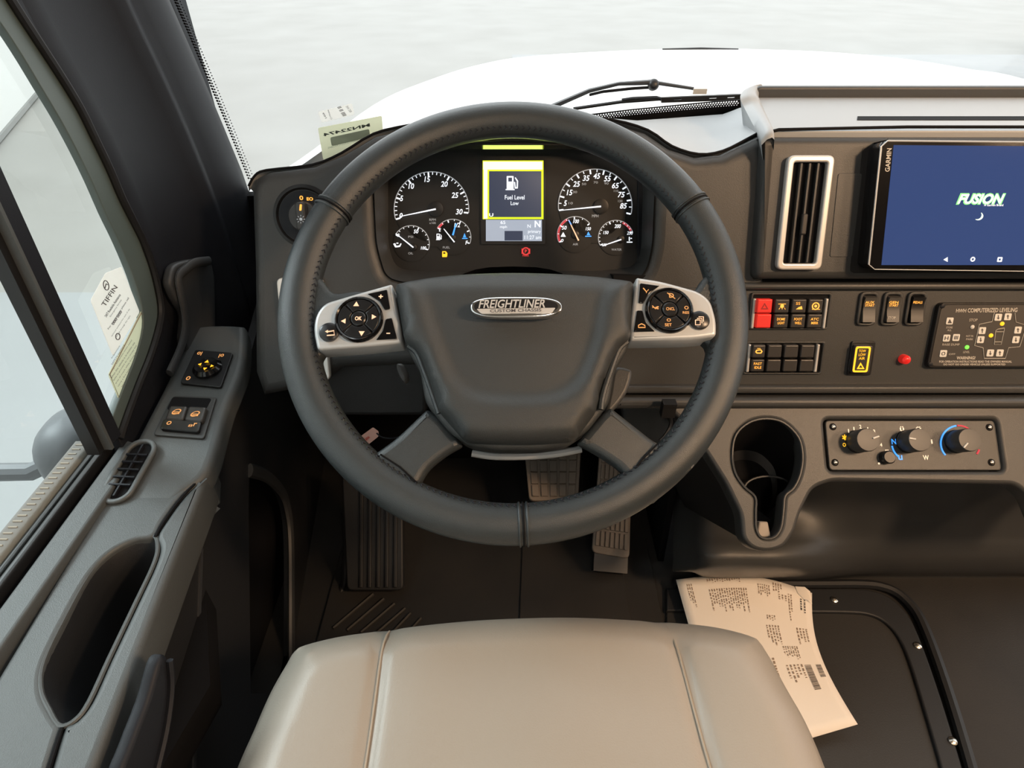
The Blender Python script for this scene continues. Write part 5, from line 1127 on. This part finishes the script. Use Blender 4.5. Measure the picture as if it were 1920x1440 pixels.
# invoice sheet
pp = thing('paper_sheet', 'curled printed sheet with barcodes lying beside the seat', 'paper', at(1500, 1360, z=0.02))
tl_, tr_, br_, bl_ = at(1266, 1092, z=0.03), at(1520, 1117, z=0.03), at(1606, 1361, z=0.03), at(1370, 1425, z=0.03)
def pz(u, v): return 0.008+0.020*math.sin(PI*min(1, u*1.0))*(1-v)*0.6+0.03*(1-v)**2*0.5+0.012*v*u+0.015
def pq(u, v, dz=0):
    p = (tl_*(1-u)+tr_*u)*(1-v)+(bl_*(1-u)+br_*u)*v
    p = p+(Vector((-0.018, 0.006, 0))*math.sin(PI*v)*u)+(Vector((0.01, 0.012, 0))*math.sin(PI*u)*(1-v))
    p.z = pz(u, v)+dz; return p
rows = [[pq(u/16, v/16) for u in range(17)] for v in range(17)]
sheet = part('sheet', loft(rows), M['paper'], pp, sharp=80)
sm = sheet.modifiers.new('s', 'SOLIDIFY'); sm.thickness = 0.0006
crn = pq(1, 0, 0.001)
part('curled_corner', loft([[pq(0.86, 0, 0.001), pq(0.93, 0.0, 0.008), pq(0.97, 0.03, 0.010)], [pq(0.88, 0.05, 0.001), pq(0.95, 0.06, 0.010), pq(0.98, 0.09, 0.008)], [pq(0.93, 0.09, 0.001), pq(0.97, 0.10, 0.006), pq(1.0, 0.11, 0.002)]]), M['paper'], pp)
def pbar(u0, v0, u1, v1): return [pq(u0, v0, 0.0008), pq(u1, v0, 0.0008), pq(u1, v1, 0.0008), pq(u0, v1, 0.0008)], [(0, 1, 2, 3)]
inkp = []
R = random.Random(3)
def block(u0, u1, v0, v1, nl, fill=0.75):
    """columns of small print: lines run down the sheet's long side"""
    for k in range(nl):
        u = u0+(u1-u0)*k/nl; v = v0; ve = v0+(v1-v0)*R.uniform(0.55, 1)
        while v < ve:
            L_ = R.uniform(0.006, 0.022); inkp.append(pbar(u, v, u+(u1-u0)/nl*0.42, min(v+L_, ve))); v += L_+R.uniform(0.004, 0.01)
block(0.06, 0.10, 0.04, 0.20, 3); block(0.20, 0.44, 0.02, 0.05, 14); block(0.20, 0.48, 0.09, 0.26, 16); block(0.56, 0.66, 0.05, 0.15, 6); block(0.68, 0.76, 0.02, 0.09, 4)
block(0.72, 0.80, 0.10, 0.17, 3); block(0.80, 0.84, 0.08, 0.30, 2); block(0.60, 0.68, 0.27, 0.31, 4); block(0.58, 0.70, 0.34, 0.48, 5); block(0.84, 0.95, 0.34, 0.48, 4); block(0.68, 0.82, 0.48, 0.57, 7); block(0.66, 0.82, 0.60, 0.72, 5); block(0.44, 0.60, 0.55, 0.80, 4)
part('small_print', inkp, M['ink'], pp, kind='stuff', fix=False)
block_ink = inkp; inkp = []
block(0.90, 0.96, 0.09, 0.26, 2)
bc = []
for u0, u1, v0, v1 in ((0.82, 0.875, 0.605, 0.76), (0.92, 0.965, 0.605, 0.69)):
    v = v0
    while v < v1:
        t_ = R.choice((0.0015, 0.003, 0.0045)); bc.append(pbar(u0, v, u1, v+t_)); v += t_+R.choice((0.001, 0.002))
part('barcode', bc+inkp, M['ink2'], pp, kind='stuff', fix=False)

# seat
seat = thing('driver_seat', 'beige vinyl driver seat with sewn seams below the steering wheel', 'seat', (0.02, 0.1, 0.0))
SF = Fr((0, 0, 0.385), (1, 0, 0), (0, 1, 0))
so = cr([(532, 1245), (556, 1214), (620, 1194), (705, 1180), (850, 1163), (965, 1156), (1100, 1156), (1255, 1163), (1350, 1176), (1418, 1197), (1444, 1226), (1480, 1290), (1518, 1355), (1556, 1440), (1600, 1560), (1640, 1800)], 5, False)
sol = L2(SF, [(p[0], p[1]) for p in so], -0.02)
left = L2(SF, [(p[0], p[1]) for p in cr([(360, 1760), (395, 1560), (432, 1450), (468, 1370), (500, 1300), (532, 1245)], 5, False)], -0.02)[:-1]
sol = sol+[(0.30, -0.16), (-0.28, -0.16)]+left
sx0 = L2(SF, [(706, 1300)], 0)[0][0]; sx1 = L2(SF, [(1280, 1300)], 0)[0][0]
def seath(x, y, d):
    e = -0.045+0.055*rnd(d, 0.055)
    for sx_ in (sx0+0.004*math.sin(y*9), sx1+(y-0.3)*-0.06):
        e -= 0.006*math.exp(-((x-sx_)/0.006)**2)*min(1, d/0.01)
        e += 0.004*(1-math.exp(-((x-sx_)/0.03)**2))*min(1, d/0.05)
    e += 0.0022*math.sin(x*31+y*17)*math.sin(y*23-x*9)*min(1, d/0.03)
    e += 0.006*sstep(0.10, 0.34, y)
    return e
cush = part('cushion', relief(SF, sol, seath, 0.006, -0.12, 0.055), M['seat'], seat, sharp=70)
def seamline(f, n=26):
    return [f(k/(n-1)) for k in range(n)]
for sx_, tl in ((sx0, 0), (sx1, 1)):
    P_ = []
    for k in range(40):
        y = 0.338-k*0.012; x = (sx0+0.004*math.sin(y*9)) if tl == 0 else sx1+(y-0.3)*-0.06
        d = sdist((x, y), sol)
        if d < 0.001: continue
        P_.append(SF.w(x, y, seath(x, y, d)+0.0018))
    part('seam', tube(P_, 0.0011, 5), M['seam'], cush)
pipe = []
ns = len(sol)
for k, q in enumerate(sol):
    if q[1] > -0.1 and (k < 80): pipe.append(SF.w(q[0]*0.992, q[1]-0.003, -0.036+0.0012*math.sin(k*2.1)))
cs = [p for p in pipe]
rgt = [p for p in cs if p.x > 0.18 and p.y < 0.335]; lft_ = [SF.w(q[0]*0.985, q[1]-0.002, -0.030+0.0012*math.sin(k*2.3)) for k, q in enumerate(left)]+[SF.w(sol[0][0]*0.985, sol[0][1]-0.002, -0.03)]
part('welt', tube(rgt, 0.0026, 6), M['seat'], cush); part('welt', tube(lft_, 0.0026, 6), M['seat'], cush)
part('seat_base', plate(SF, [(-0.20, -0.12), (0.22, -0.12), (0.22, 0.26), (-0.20, 0.26)], -0.385, -0.11, 0.01), M['black'], seat)
BF = Fr((0.01, -0.20, 0.42), (1, 0, 0), (0, -0.25, 1))
part('backrest', relief(Fr(BF.o, (-1, 0, 0), BF.y), rp([(-0.25, 0), (0.25, 0), (0.22, 0.55), (-0.22, 0.55)], 0.08), lambda x, y, d: -0.02+0.05*rnd(d, 0.05), 0.03, -0.08, 0.04), M['seat'], seat, sharp=70)
